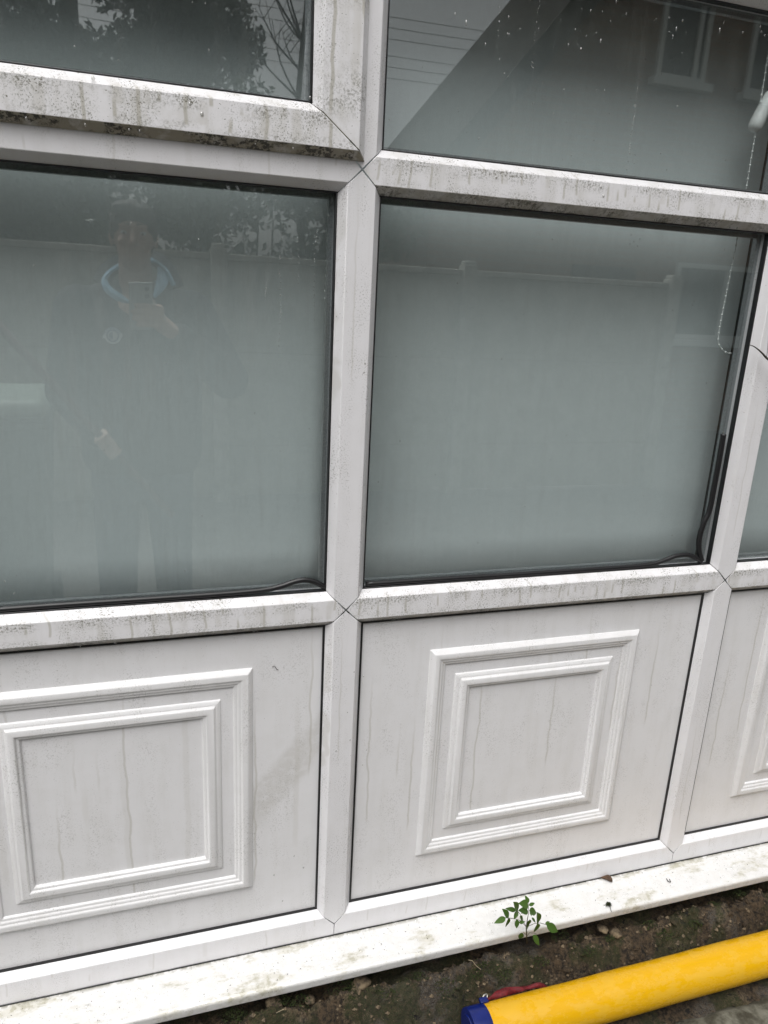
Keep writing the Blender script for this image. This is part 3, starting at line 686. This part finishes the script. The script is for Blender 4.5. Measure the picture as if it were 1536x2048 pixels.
st_([(828, 450), (800, 420), (770, 330), (745, 296)], .0006); st_([(826, 440), (800, 400), (720, 372), (630, 362)], .0006)
st_([(835, 450), (900, 420), (960, 412), (1020, 428)], .0006); st_([(832, 540), (860, 506), (900, 510), (930, 520)], .0005); st_([(832, 530), (800, 500)], .0005)

# ------------------------------------------------------------------ bits on the sill, twig on the mullion
o = tube('bare_twig', smooth_path([Y(1498, 690, -.004), Y(1506, 692, -.007), Y(1515, 698, -.012), Y(1525, 707, -.016), Y(1533, 716, -.020), Y(1560, 742, -.03), Y(1600, 850, -.05), Y(1640, 1100, -.10), (1.06, -.16, .45), (1.06, -.17, -.01)], 6), [.0006+.0022*min(1, k/30) for k in range(55)], 'twig', None, 6)
tag(o, 'bare dark twig arching against the white mullion beside the bead chain pane', 'twig')
tube('side_shoot', smooth_path([Y(1533, 716, -.020), Y(1535, 700, -.022), Y(1537, 670, -.024)], 4), .0005, 'twig', o, 5)
def scrap(name, label, cat, pxs, z, mat, thick=.0006, lift=.006):
    P_ = [Vector(Zp(px, py, z)) for px, py in pxs]; c_ = sum(P_, Vector())/len(P_); n_ = len(P_)
    V = [p+Vector((0, 0, lift*(k % 3)/2+.001)) for k, p in enumerate(P_)]+[c_+Vector((0, 0, lift*.8))]
    F = [(k, (k+1) % n_, n_) for k in range(n_)]
    o = mesh(name, V, F, mat); s2 = o.modifiers.new('s', 'SUBSURF'); s2.levels = s2.render_levels = 2; s3 = o.modifiers.new('t', 'SOLIDIFY'); s3.thickness = thick
    return tag(o, label, cat)
scrap('dead_leaf', 'torn brown dead leaf caught between the frame and the sill', 'leaf', [(1198, 1753), (1212, 1751), (1222, 1756), (1227, 1767), (1218, 1765), (1210, 1762), (1203, 1758)], .157, 'deadleaf')
V, F = [], []; c_ = Zp(1217, 1810, .154)
for _ in range(420):
    d = Vector((R_.gauss(0, 1), R_.gauss(0, 1), R_.gauss(0, 1))).normalized(); p = Vector(c_)+Vector((d.x*.0075, d.y*.006, abs(d.z)*.006))*R_.random()**.4
    e_ = Vector((R_.uniform(-1, 1), R_.uniform(-1, 1), R_.uniform(-.2, 1))).normalized()*.003; s = e_.cross(Vector((R_.random(), R_.random(), R_.random()+.1))).normalized()*.0006
    b_ = len(V); V += [p-s, p+s, p+e_]; F.append((b_, b_+1, b_+2))
for k in range(26):
    p = Vector(Zp(1219+k*.14, 1812+k*.5, .153)); b_ = len(V); V += [p+Vector((-.001, 0, 0)), p+Vector((.001, 0, .0004)), p+Vector((.0003, -.001, .003))]; F.append((b_, b_+1, b_+2))
tag(mesh('dry_moss_tuft', V, F, 'moss'), 'dark dry tuft of moss lying on the white sill', 'moss')
V, F = [], []                                            # specks of dirt on the sill and the panels
for k in range(300):
    if k < 170:
        p = Vector((R_.uniform(-.75, 1.5), -.083+.08*R_.random(), 0)); p.z = .1505+(p.y+.083)/.083*.0075-.0004; r = R_.uniform(.0004, .0011); st2 = R_.uniform(1, 2.6)
    else:
        b3 = R_.choice([0, 1, 1]); p = Vector((R_.uniform(XM[b3]+.06, XM[b3+1]-.06), .0193, R_.uniform(.24, .87))); r = R_.uniform(.0003, .0007); st2 = R_.uniform(1, 2)
    an = R_.uniform(0, PI); b_ = len(V)
    for a_, b2, c2 in ico6:
        qx, qy = a_*r*st2, b2*r; V.append((p.x+qx*math.cos(an)-qy*math.sin(an), p.y+(qx*math.sin(an)+qy*math.cos(an))*(1 if k < 170 else .3), p.z+c2*r*.6))
    F += [tuple(b_+i for i in f) for f in icf]
tag(mesh('dirt_specks', V, F, 'twig'), 'tiny dark specks of dirt on the sill and panels', 'dirt', None, 'stuff')
def bit(name, pxs, z, r, mat, label, cat): return tag(tube(name, smooth_path([Zp(px, py, z) for px, py in pxs], 5), r, mat, None, 5), label, cat)
bit('black_grub', [(1333, 1757), (1336, 1762), (1341, 1764), (1339, 1758)], .1555, .0009, 'twig', 'tiny curled black scrap on the sill near the dead leaf', 'scrap')
bit('straw', [(936, 1920), (945, 1922), (952, 1931), (962, 1939)], .112, .0007, 'straw', 'thin pale straw curling on the dark soil bank', 'straw')
bit('twig_scrap', [(552, 2026), (560, 2022), (568, 2018)], .12, .0009, 'straw', 'short pale twig scrap on mossy stone below the sill', 'twig')
tag(tube('spider_leg_fibre', smooth_path([Y(545, 1334, .018), Y(549, 1332, .016), Y(553, 1338, .018), Y(557, 1340, .018)], 4), .0005, 'twig', None, 5), 'tiny black fibre stuck on the panel right of the moulding top', 'fibre')
# ------------------------------------------------------------------ everything behind the camera, seen mirrored in the panes
# fence
YF = -4.2
fence = empty('panel_fence', 'grey concrete panel fence with pale posts mirrored in the lower panes', 'fence', loc=(0, YF, 0))
posts = [-5.55, -3.65, -1.75, .14, 2.03, 3.92]
for x in posts: 
    bm = bmesh.new(); bx(bm, x-.055, x+.055, -.05, .07, -.1, 1.80); bx(bm, x-.045, x+.045, -.04, .06, 1.80, 1.83); o = from_bm('post', bm, 'post', fence); bevel(o, .008)
for a_, b_ in zip(posts, posts[1:]):
    for k, (z0, z1) in enumerate(((0.02, .40), (.405, 1.09), (1.095, 1.72))):
        bm = bmesh.new(); bx(bm, a_+.0555, b_-.0555, -.022, .022, z0, z1); bx(bm, a_+.10, b_-.10, .0222, .03, z0+.05, z1-.05); o = from_bm('panel', bm, 'concrete', fence); bevel(o, .006)
    box('capping', a_+.0555, b_-.0555, -.04, .04, 1.721, 1.765, 'post', fence, .008)
# house opposite: steep gable of brown brick
YH = -7.0
hs_ = empty('gable_house', 'brown brick gabled house with white windows mirrored in the right panes', 'house', loc=(0, YH, 0))
ex0, ex1, rx, ez, rz = 2.72, 10.4, 6.56, 2.85, 7.5
gv = [(ex0, 0, -.1), (ex1, 0, -.1), (ex1, 0, ez), (rx, 0, rz), (ex0, 0, ez)]
V = gv + [(x, -3.9, z) for x, y, z in gv]; F = [(0, 1, 2, 3, 4), (9, 8, 7, 6, 5)]+[(i, 5+i, 5+(i+1) % 5, (i+1) % 5) for i in range(5)]
mesh('wall', V, F, 'brick', hs_)
def slope(x0, z0, x1, z1, th, y0, y1, name, mat):
    dx, dz = x1-x0, z1-z0; L = math.hypot(dx, dz); nx_, nz_ = -dz/L*th, dx/L*th
    if nz_ < 0: nx_, nz_ = -nx_, -nz_
    V = [(x, y, z) for y in (y0, y1) for x, z in ((x0, z0), (x1, z1), (x1+nx_, z1+nz_), (x0+nx_, z0+nz_))]
    return mesh(name, V, [(0, 1, 2, 3), (7, 6, 5, 4), (0, 4, 5, 1), (1, 5, 6, 2), (2, 6, 7, 3), (3, 7, 4, 0)], mat, hs_)
k_ = (rz-ez)/(rx-ex0)
slope(ex0-.28, ez-.28*k_+.02, rx, rz+.02, .10, .25, -4.0, 'roof', 'tile'); slope(ex1+.28, ez-.28*k_+.02, rx+.001, rz+.02, .10, .25, -4.0, 'roof', 'tile')
slope(ex0-.28, ez-.28*k_-.20, rx, rz-.20, .21, .22, .255, 'bargeboard', 'board'); slope(ex1+.28, ez-.28*k_-.20, rx+.001, rz-.20, .21, .22, .256, 'bargeboard', 'board')
box('chimney', 7.6, 8.3, -2.6, -2.0, 5.6, 8.7, 'brick', hs_)
def hwin(x0, x1, z0, z1, mull=()):
    bm = bmesh.new(); w = .06; ring(bm, x0, x1, z0, z1, w, -.03, .05)
    for q in mull: bx(bm, q-.03, q+.03, -.02, .045, z0+w, z1-w)
    f_ = from_bm('window', bm, 'white_plastic', hs_); bevel(f_, .006)
    box('pane', x0+w*.5, x1-w*.5, .004, .012, z0+w*.5, z1-w*.5, 'dark_glass', f_)
    box('sill', x0-.08, x1+.08, .003, .13, z0-.09, z0-.001, 'white_plastic', f_, .01); return f_
hwin(5.40, 6.08, 4.16, 5.25, (5.93,)); hwin(6.68, 7.5, 4.15, 5.25, (7.1,)); hwin(6.10, 7.75, 1.22, 2.16, (6.9,)); hwin(8.6, 9.6, 1.22, 2.16, (9.1,))
d_ = box('door', 4.6, 5.5, .003, .05, 0, 2.05, 'board', hs_, .01); box('handle', 5.36, 5.40, .051, .08, .98, 1.12, 'metal', d_, .004)
# trees and hedge
def foliage(name, centres, n, ls, mat, parent, seed):
    g = np.random.default_rng(seed); C = np.array([c_[:3] for c_ in centres]); Rr = np.array([c_[3] for c_ in centres]); w = Rr**2; w = w/w.sum()
    idx = g.choice(len(C), n, p=w); d = g.normal(size=(n, 3)); d /= np.linalg.norm(d, axis=1)[:, None]
    P_ = C[idx]+d*(Rr[idx]*g.random(n)**.45)[:, None]
    u = g.normal(size=(n, 3)); u /= np.linalg.norm(u, axis=1)[:, None]; v_ = np.cross(u, g.normal(size=(n, 3))); v_ /= np.linalg.norm(v_, axis=1)[:, None]
    s = ls*(.6+.8*g.random(n))[:, None]; u = u*s; v_ = v_*s*.5
    V = np.stack([P_-u, P_-v_, P_+u, P_+v_], 1).reshape(-1, 3)
    me = bpy.data.meshes.new(name); me.vertices.add(4*n); me.vertices.foreach_set('co', V.ravel().astype(np.float32)); me.loops.add(4*n); me.loops.foreach_set('vertex_index', np.arange(4*n, dtype=np.int32))
    me.polygons.add(n); me.polygons.foreach_set('loop_start', np.arange(0, 4*n, 4, dtype=np.int32)); me.update(calc_edges=True); me.validate()
    me.materials.append(M[mat]); o = link(bpy.data.objects.new(name, me), parent); return o
def tree(x, y, h, spread, n, label, seed, conic=.5, ls=.045, mat='evergreen', base=.06, nclump=64):
    R2 = random.Random(seed); t = empty('garden_tree', label, 'tree', 'trees beyond the fence', (x, y, -.03)); cs = []
    tk = tube('trunk', smooth_path([(0, 0, -.1), (R2.uniform(-.1, .1), 0, h*.3), (R2.uniform(-.15, .15), R2.uniform(-.1, .1), h*.65), (R2.uniform(-.15, .15), 0, h*.96)], 5), [.16*(1-.9*k/15)+.01 for k in range(16)], 'bark', t, 9)
    for k in range(nclump):
        u = base+(1-base)*R2.random()**.8; rad = spread*(1-conic*u)*R2.uniform(.35, 1); a_ = R2.uniform(0, 2*PI)
        p = (rad*math.cos(a_), rad*math.sin(a_), h*u); cs.append(p+(R2.uniform(.25, .5)*(1.15-conic*u*.6),))
        if k % 2 == 0: tube('limb', smooth_path([(0, 0, max(.3, h*u-.35*rad)), (p[0]*.5, p[1]*.5, h*u-.05*rad), p], 3), [.035-.004*q for q in range(7)], 'bark', tk, 5)
    foliage('crown', cs, int(n*1.7), ls, mat, t, seed); return t
tree(-2.6, -8.4, 7.6, 1.5, 26000, 'tall dark evergreen behind the fence mirrored far left', 31, .55)
tree(-.9, -8.0, 8.2, 1.4, 30000, 'broad dark evergreen mirrored in the opening sash pane', 32, .5)
tree(.35, -8.8, 7.2, 1.0, 16000, 'sparser evergreen beside the bare branched tree mirrored at the sash edge', 33, .5, .04, nclump=36)
tree(-4.6, -8.8, 7.0, 1.6, 20000, 'bushy evergreen standing furthest from the gabled house', 34, .45)
# bare tree
bt = empty('bare_tree', 'leafless thin branched tree against the pale sky between evergreen and house', 'tree', None, (1.62, -8.9, -.03))
R2 = random.Random(8); tp = smooth_path([(0, 0, -.1), (.05, 0, 1.8), (-.08, .05, 3.6), (.05, 0, 5.5), (0, 0, 7.4)], 6); tube('trunk', tp, [.07*(1-.85*k/(len(tp)-1)) for k in range(len(tp))], 'bark', bt, 8)
for k in range(46):
    i0 = R2.randint(8, len(tp)-2); p = np.array(tp[i0]); a_ = R2.uniform(0, 2*PI); L = R2.uniform(.5, 1.3)*(1.2-.6*i0/len(tp))
    e1 = p+np.array([math.cos(a_)*L*.5, math.sin(a_)*L*.5, L*.45]); e2 = e1+np.array([math.cos(a_+R2.uniform(-.6, .6))*L*.35, math.sin(a_)*L*.3, L*.6])
    br = tube('limb', smooth_path([p, e1, e2], 3), [.016-.0021*q for q in range(7)], 'bark', bt, 5)
    for q in range(4):
        s = e1+(e2-e1)*R2.random(); f_ = s+np.array([R2.uniform(-.4, .4), R2.uniform(-.3, .3), R2.uniform(.15, .5)]); tube('twig', [s, (s+f_)/2+np.array([0, 0, .03]), f_], [.005, .004, .002], 'bark', br, 4)
hd = empty('hedge', 'leafy green hedge showing above the fence, mirrored over the person\'s shoulder', 'hedge', loc=(0, -4.95, 0))
cs = []
for k in range(170):
    x = R_.uniform(-5.4, 1.55); top = 2.65+.25*math.sin(x*1.7)+.15*math.sin(x*4.1); cs.append((x, R_.uniform(-.35, .35), R_.uniform(.3, top), R_.uniform(.22, .38)))
foliage('foliage', cs, 90000, .03, 'hedge', hd, 77)
for k in range(22):
    x = -5.2+k*.31; tube('stem', smooth_path([(x, 0, -.05), (x+R_.uniform(-.1, .1), R_.uniform(-.1, .1), 1.), (x+R_.uniform(-.2, .2), R_.uniform(-.2, .2), 2.1)], 3), [.025-.003*q for q in range(7)], 'bark', hd, 5)
# overhead line
for (px_, lab) in ((-9.5, 'wooden utility pole at the evergreen end of the overhead wires'), (14.5, 'wooden utility pole at the far house end of the overhead wires')):
    up_ = empty('utility_pole', lab, 'pole', 'utility poles', (px_, -12.6, 0)); tube('pole_shaft', [(0, 0, -.3), (0, 0, 7.6)], [.14, .10], 'wood', up_, 12); box('crossarm', -.05, .05, -.9, .9, 6.9, 7.0, 'wood', up_, .01)
for k in range(6):
    z0 = 6.75-.20*k; y0 = -12.6+.1*((k % 3)-1)
    o = tube('overhead_wire', [(x, y0, z0-.5*(1-((x-2.5)/12)**2)) for x in np.linspace(-9.5, 14.5, 25)], .0055, 'wire', None, 5)
    tag(o, ('highest', 'second highest', 'third highest', 'third lowest', 'second lowest', 'lowest')[k] + ' of the thin black wires strung between the utility poles', 'wire', 'overhead wires')
# wheelie bin
bn = empty('wheelie_bin', 'dark green wheelie bin with pale green lid and white arrow mark', 'bin', loc=(-1.02, -2.02, -.012)); bn.rotation_euler = (0, 0, math.radians(180-3))
def taper(name, b0, b1, z0, z1, mat, parent, bev):
    V = [(sx*b[0], sy*b[1]+b[2], z) for b, z in ((b0, z0), (b1, z1)) for sx, sy in ((-1, -1), (1, -1), (1, 1), (-1, 1))]
    o = mesh(name, V, [(3, 2, 1, 0), (4, 5, 6, 7)]+[(i, (i+1) % 4, 4+(i+1) % 4, 4+i) for i in range(4)], mat, parent); bevel(o, bev, 4); return o
taper('body', (.21, .22, 0), (.27, .29, 0), .06, .98, 'bin', bn, .03); taper('rim', (.288, .305, 0), (.288, .305, 0), .975, 1.0, 'bin', bn, .01)
taper('rim', (.280, .297, 0), (.280, .297, 0), 1.004, 1.018, 'bin', bn, .005)
ld = taper('lid', (.295, .315, 0), (.26, .28, 0), 1.022, 1.085, 'lid', bn, .028); tube('handle', [(-.22, .33, 1.0), (.22, .33, 1.0)], .016, 'bin', ld, 10)
for sx in (-1, 1): 
    w_ = tube('wheel', [(sx*.20, .22, .10), (sx*.25, .22, .10)], .10, 'rubber', bn, 24)
V = [(-.012, 0, -.09), (.012, 0, -.09), (.012, 0, .02), (.045, 0, .02), (0, 0, .08), (-.045, 0, .02), (-.012, 0, .02)]
V2 = [(x+.125, -.276-.0, z+.80) for x, y, z in V]; V3 = [(x, y-.012, z) for x, y, z in V2]; n_ = 7
mesh('arrow_mark', V2+V3, [tuple(range(n_)), tuple(range(n_, 2*n_))[::-1]]+[(i, (i+1) % n_, n_+(i+1) % n_, n_+i) for i in range(n_)], 'white_plastic', bn)

# ------------------------------------------------------------------ the person taking the picture
def add_ell(bm, c_, r, rot=None):
    mt = Matrix.Translation(Vector(c_)) @ (rot.to_4x4() if rot else Matrix.Identity(4)) @ Matrix.Diagonal((r[0], r[1], r[2], 1))
    bmesh.ops.create_icosphere(bm, subdivisions=3, radius=1, matrix=mt)
def add_cap(bm, p, q, r0, r1):
    p, q = Vector(p), Vector(q); d = q-p; L = d.length
    mt = Matrix.Translation((p+q)/2) @ d.to_track_quat('Z', 'Y').to_matrix().to_4x4()
    bmesh.ops.create_cone(bm, cap_ends=True, segments=16, radius1=r0, radius2=r1, depth=L, matrix=mt)
    add_ell(bm, p, (r0,)*3); add_ell(bm, q, (r1,)*3)
def chain(bm, pts, rs):
    for i in range(len(pts)-1): add_cap(bm, pts[i], pts[i+1], rs[i], rs[i+1])
def sculpt(name, bm, mat, parent, vox, it=4):
    o = from_bm(name, bm, mat, parent, True); r = o.modifiers.new('r', 'REMESH'); r.mode = 'VOXEL'; r.voxel_size = vox; r.use_smooth_shade = True
    s = o.modifiers.new('s', 'SMOOTH'); s.factor = .5; s.iterations = it; return o
HX, HY = -.378, -1.60
per = empty('person', 'person in dark coat with light blue collar photographing the window', 'person', loc=(HX, -1.66, -.012))
O = Vector((HX, -1.66, -.012))
L_ = lambda p: tuple(Vector(p)-O)
# limb joints (world)
shR, elR, wrR = (-.185, -1.64, 1.415), (-.055, -1.55, 1.185), (-.262, -1.305, 1.365)
shL, elL, wrL = (-.575, -1.64, 1.415), (-.635, -1.60, 1.13), (-.515, -1.44, .985)
hip = {1: (-.29, -1.66, .93), -1: (-.47, -1.66, .93)}; kn = {1: (-.28, -1.63, .49), -1: (-.49, -1.62, .49)}; an_ = {1: (-.27, -1.67, .08), -1: (-.50, -1.67, .08)}
R3 = [Vector(RC[i]) for i in range(3)]; PC = Vector(CAM)
def PH(a_, b_, c_): return PC+R3[0]*a_+R3[1]*b_+R3[2]*c_        # phone space: right, up, forward from the lens
bm = bmesh.new()
hc = Vector((HX, HY, 1.675))
tl = Matrix.Rotation(math.radians(8), 3, 'X')
add_ell(bm, L_(hc+Vector((0, -.012, .018))), (.074, .094, .094)); add_ell(bm, L_(hc+Vector((0, .03, -.045))), (.058, .058, .072)); add_ell(bm, L_(hc+Vector((0, .052, -.092))), (.026, .022, .02))
add_ell(bm, L_(hc+Vector((0, .075, .032))), (.052, .018, .012)); add_cap(bm, L_(hc+Vector((0, .084, .014))), L_(hc+Vector((0, .104, -.022))), .008, .0125)
for s in (-1, 1):
    add_ell(bm, L_(hc+Vector((s*.009, .092, -.025))), (.008, .009, .007)); add_ell(bm, L_(hc+Vector((s*.076, -.008, -.004))), (.008, .02, .032)); add_ell(bm, L_(hc+Vector((s*.034, .06, -.02))), (.022, .02, .018))
add_ell(bm, L_(hc+Vector((0, .084, -.058))), (.022, .010, .0055)); add_ell(bm, L_(hc+Vector((0, .082, -.067))), (.018, .010, .006))
chain(bm, [L_((HX, -1.635, 1.43)), L_((HX, -1.615, 1.60))], [.064, .056])
chain(bm, [L_((HX, -1.65, .95)), L_((HX, -1.66, 1.15)), L_((HX, -1.65, 1.36))], [.13, .125, .14])
for a_, b_, c_ in ((shR, elR, wrR), (shL, elL, wrL)): chain(bm, [L_((HX, -1.65, 1.40)), L_(a_), L_(b_), L_(c_)], [.07, .055, .04, .026])
for s in (1, -1): chain(bm, [L_(hip[s]), L_(kn[s]), L_(an_[s])], [.08, .055, .04]); chain(bm, [L_(an_[s]), L_((an_[s][0], an_[s][1]+.15, .035))], [.035, .03])
# right hand: palm at the phone's right edge, fingers across its back, thumb along the front edge
pal = PH(.040, -.105, -.022); chain(bm, [L_(wrR), L_(PH(.058, -.125, -.026)), L_(pal)], [.026, .029, .026]); chain(bm, [L_(pal), L_(PH(.040, -.075, -.016))], [.026, .02])
for k, (b0, tip) in enumerate((((.046, -.062), (-.040, -.047)), ((.048, -.082), (-.050, -.069)), ((.047, -.102), (-.047, -.091)), ((.043, -.121), (-.032, -.113)))):
    chain(bm, [L_(PH(b0[0]-.004, b0[1], -.014)), L_(PH(b0[0], b0[1], .002)), L_(PH((b0[0]*.45+tip[0]*.55), (b0[1]+tip[1])/2+.005, .010)), L_(PH(tip[0], tip[1], .006))], [.0105, .0098, .0088, .0075])
chain(bm, [L_(PH(.045, -.115, -.03)), L_(PH(.030, -.085, -.034)), L_(PH(.008, -.062, -.030))], [.013, .011, .009])
# left hand closed round the pole
pa, pb = Vector(RF(30, 690, -1.30)), Vector(RF(300, 985, -1.30)); pd = (pb-pa).normalized()
gp = pa+pd*((Vector(wrL)-pa).dot(pd)+.02); q1 = pd.cross(Vector((0, 1, 0))).normalized(); q2 = pd.cross(q1)
off = (Vector(wrL)-gp); off -= pd*off.dot(pd); off.normalize(); sd_ = pd.cross(off)
chain(bm, [L_(wrL), L_(gp+off*.045-pd*.0), L_(gp+off*.030+pd*.03)], [.026, .028, .024]); add_cap(bm, L_(gp+off*.032-pd*.035), L_(gp+off*.032+pd*.035), .020, .020)
for k in range(4):
    c_ = gp+pd*(-.034+.0225*k); rr_ = .021
    chain(bm, [L_(c_+off*.030), L_(c_+off*.012+sd_*rr_), L_(c_-off*.014+sd_*rr_*.8), L_(c_-off*.022-sd_*.004), L_(c_-off*.012-sd_*.019)], [.0105, .0098, .0092, .0088, .0078])
chain(bm, [L_(gp+off*.03-pd*.035), L_(gp+off*.014-pd*.045-sd_*.02), L_(gp-off*.012-pd*.030-sd_*.020)], [.012, .011, .009])
body = sculpt('body', bm, 'skin', per, .0052, 3)
# face details
for s in (-1, 1):
    e_ = bmesh.new(); add_ell(e_, L_(hc+Vector((s*.031, .0700, .010))), (.012, .011, .006)); from_bm('eye', e_, 'badge', per, True)
    e_ = bmesh.new(); add_ell(e_, L_(hc+Vector((s*.031, .0800, .007))), (.0048, .002, .0042)); from_bm('iris', e_, 'hair', per, True)
    e_ = bmesh.new(); add_cap(e_, L_(hc+Vector((s*.014, .089, .036))), L_(hc+Vector((s*.050, .073, .037))), .0045, .003); from_bm('eyebrow', e_, 'hair', per, True)
bm = bmesh.new()
add_ell(bm, L_(hc+Vector((0, -.020, .036))), (.083, .100, .088)); add_ell(bm, L_(hc+Vector((.02, .045, .078))), (.052, .040, .030)); add_ell(bm, L_(hc+Vector((-.02, .030, .090))), (.052, .055, .028)); add_ell(bm, L_(hc+Vector((.035, .055, .066))), (.030, .022, .020))
for q in range(60):
    a_, b_ = R_.uniform(0, 2*PI), R_.uniform(.35, 1.35); add_ell(bm, L_(hc+Vector((.080*math.cos(a_)*math.sin(b_), -.018+.096*math.sin(a_)*math.sin(b_), .038+.086*math.cos(b_)))), (.008, .018, .008)) if math.sin(a_) < .75 or b_ < .9 else None
for s in (-1, 1): add_ell(bm, L_(hc+Vector((s*.068, -.02, .02))), (.016, .05, .045))
add_ell(bm, L_(hc+Vector((0, -.065, -.02))), (.068, .05, .06))
sculpt('hair', bm, 'hair', per, .005, 3)
bm = bmesh.new()
chain(bm, [L_((HX, -1.66, .93)), L_((HX, -1.66, 1.10)), L_((HX, -1.655, 1.30))], [.17, .165, .17]); add_ell(bm, L_((HX, -1.65, 1.34)), (.225, .15, .14))
for s in (-1, 1): chain(bm, [L_((HX+s*.09, -1.66, .90)), L_((HX+s*.10, -1.66, 1.36))], [.135, .135])
for a_, b_, c_ in ((shR, elR, wrR), (shL, elL, wrL)):
    w_ = Vector(b_)+(Vector(c_)-Vector(b_))*.90; chain(bm, [L_(a_), L_(b_), L_(w_)], [.092, .074, .05])
chain(bm, [L_((HX-.17, -1.645, 1.44)), L_((HX, -1.66, 1.475)), L_((HX+.17, -1.645, 1.44))], [.06, .075, .06])
coat = sculpt('coat', bm, 'coat', per, .009, 5)
# open collar with blue lining: a ribbon down each side of the neck
def ribbon(name, pts, mat, th=.004):
    P_ = smooth_path(pts, 6); V, F = [], []
    for k, p in enumerate(P_):
        q0, q1_ = P_[max(k-1, 0)], P_[min(k+1, len(P_)-1)]
        a0, a1 = Vector(RF(q0[0], q0[1], q0[2])), Vector(RF(q1_[0], q1_[1], q1_[2])); d = (a1-a0).normalized(); w_ = d.cross(Vector((0, 1, .25))).normalized()*p[3]; c_ = Vector(RF(p[0], p[1], p[2]))
        V += [L_(c_-w_-Vector((0, .008, 0))), L_(c_), L_(c_+w_-Vector((0, .004, 0)))]
    for k in range(len(P_)-1):
        for q in range(2): b_ = 3*k+q; F.append((b_, b_+1, b_+4, b_+3))
    o = mesh(name, V, F, mat, coat, False); s = o.modifiers.new('s', 'SOLIDIFY'); s.thickness = th; return o
ribbon('collar', [(262, 524, -1.70, .012), (240, 530, -1.62, .009), (219, 543, -1.55, .008), (208, 560, -1.52, .010), (216, 579, -1.49, .014), (238, 595, -1.465, .014), (262, 606, -1.45, .005)], 'lining')
ribbon('collar', [(300, 518, -1.70, .010), (316, 525, -1.62, .007), (333, 541, -1.55, .008), (348, 570, -1.51, .008)], 'lining')
ribbon('collar', [(322, 532, -1.60, .012), (326, 552, -1.54, .020), (322, 570, -1.50, .018), (309, 594, -1.46, .006)], 'lining')
ribbon('collar_shell', [(300, 512, -1.74, .03), (318, 520, -1.66, .03), (338, 545, -1.60, .03), (352, 575, -1.57, .03)], 'coat', .006)
ribbon('collar_shell', [(262, 516, -1.74, .03), (236, 526, -1.66, .03), (214, 542, -1.60, .03), (203, 566, -1.56, .03)], 'coat', .006)

tube('zip', [L_((HX, -1.4895, z)) for z in np.linspace(.92, 1.38, 24)], .004, 'black', coat, 6)
# badge on the left breast
bc = Vector(RF(225, 672, -1.462)); bg_ = tag(bpy.data.objects.new('badge', None)); link(bg_, per); bg_.location = L_(bc)
def disc(name, r0, r1, y, mat, a0=0., a1=2*PI, n_=36):
    V, F = [], []
    for k in range(n_+1):
        a_ = a0+(a1-a0)*k/n_; V += [(r0*math.cos(a_), y, r0*math.sin(a_)), (r1*math.cos(a_), y, r1*math.sin(a_))]
    for k in range(n_): F.append((2*k, 2*k+1, 2*k+3, 2*k+2))
    o = mesh(name, V, F, mat, bg_); s = o.modifiers.new('s', 'SOLIDIFY'); s.thickness = .002; return o
disc('badge_ground', .0, .029, 0, 'badge2'); disc('badge_ring', .0215, .0275, .0022, 'badge'); disc('badge_centre', 0, .0155, .0022, 'badge', -PI/2, PI/2); disc('badge_centre_edge', .013, .0160, .0024, 'badge')
for s in (-1, 1): box('badge_ribbon', s*.027-.006, s*.027+.006, .0026, .0046, -.007+s*.003, .006+s*.003, 'badge', bg_)
for k in range(14):
    a_ = PI*(.1+.8*k/13); o = box('badge_mark', -.0013, .0013, .0046, .0052, -.0026, .0026, 'badge2', bg_); o.location = (.0245*math.cos(a_), 0, .0245*math.sin(a_)); o.rotation_euler = (0, -(a_-PI/2), 0)
bm = bmesh.new()
for s in (1, -1): chain(bm, [L_(hip[s]), L_(kn[s]), L_((an_[s][0], an_[s][1], .07))], [.105, .078, .066])
add_ell(bm, L_((HX, -1.66, .93)), (.16, .115, .12)); sculpt('trousers', bm, 'jeans', per, .009, 4)
for s in (1, -1):
    bm = bmesh.new(); a_ = an_[s]; add_ell(bm, L_((a_[0], a_[1]-.02, .045)), (.042, .055, .055)); chain(bm, [L_((a_[0], a_[1]+.03, .035)), L_((a_[0]+s*.01, a_[1]+.17, .026))], [.046, .036]); o = sculpt('shoe', bm, 'shoe', per, .006, 3)
# phone
ph = empty('phone', 'grey smartphone held up in the person\'s hand to take the picture', 'phone', loc=tuple(PC))
ph.matrix_world = Matrix.Translation(PH(-.018, -.058, -.0085)) @ Matrix(((R3[0].x, R3[1].x, -R3[2].x), (R3[0].y, R3[1].y, -R3[2].y), (R3[0].z, R3[1].z, -R3[2].z))).to_4x4()
box('case', -.0375, .0375, -.0775, .0775, -.0038, .0038, 'phone', ph, .003); box('screen', -.035, .035, -.075, .075, .0039, .0046, 'black', ph, .0003)
bm = bmesh.new(); ring_o = box('edge_band', -.0382, .0382, .0600, .0782, -.0028, .0028, 'silver', ph, .002)
for k, (cx2, cy2) in enumerate(((.018, .058), (.018, .034))):
    o = tube('lens', [(cx2, cy2, -.0036), (cx2, cy2, -.0052)], .0075, 'black', ph, 20)
# pole held in the left hand
ex = pa-pd*.35; o = tube('pole', [ex, pa+pd*.3, pb+pd*.12], [.014, .0125, .0115], 'pole', None, 12)
tag(o, 'dark red pole held slanting in the person\'s lowered hand', 'pole')
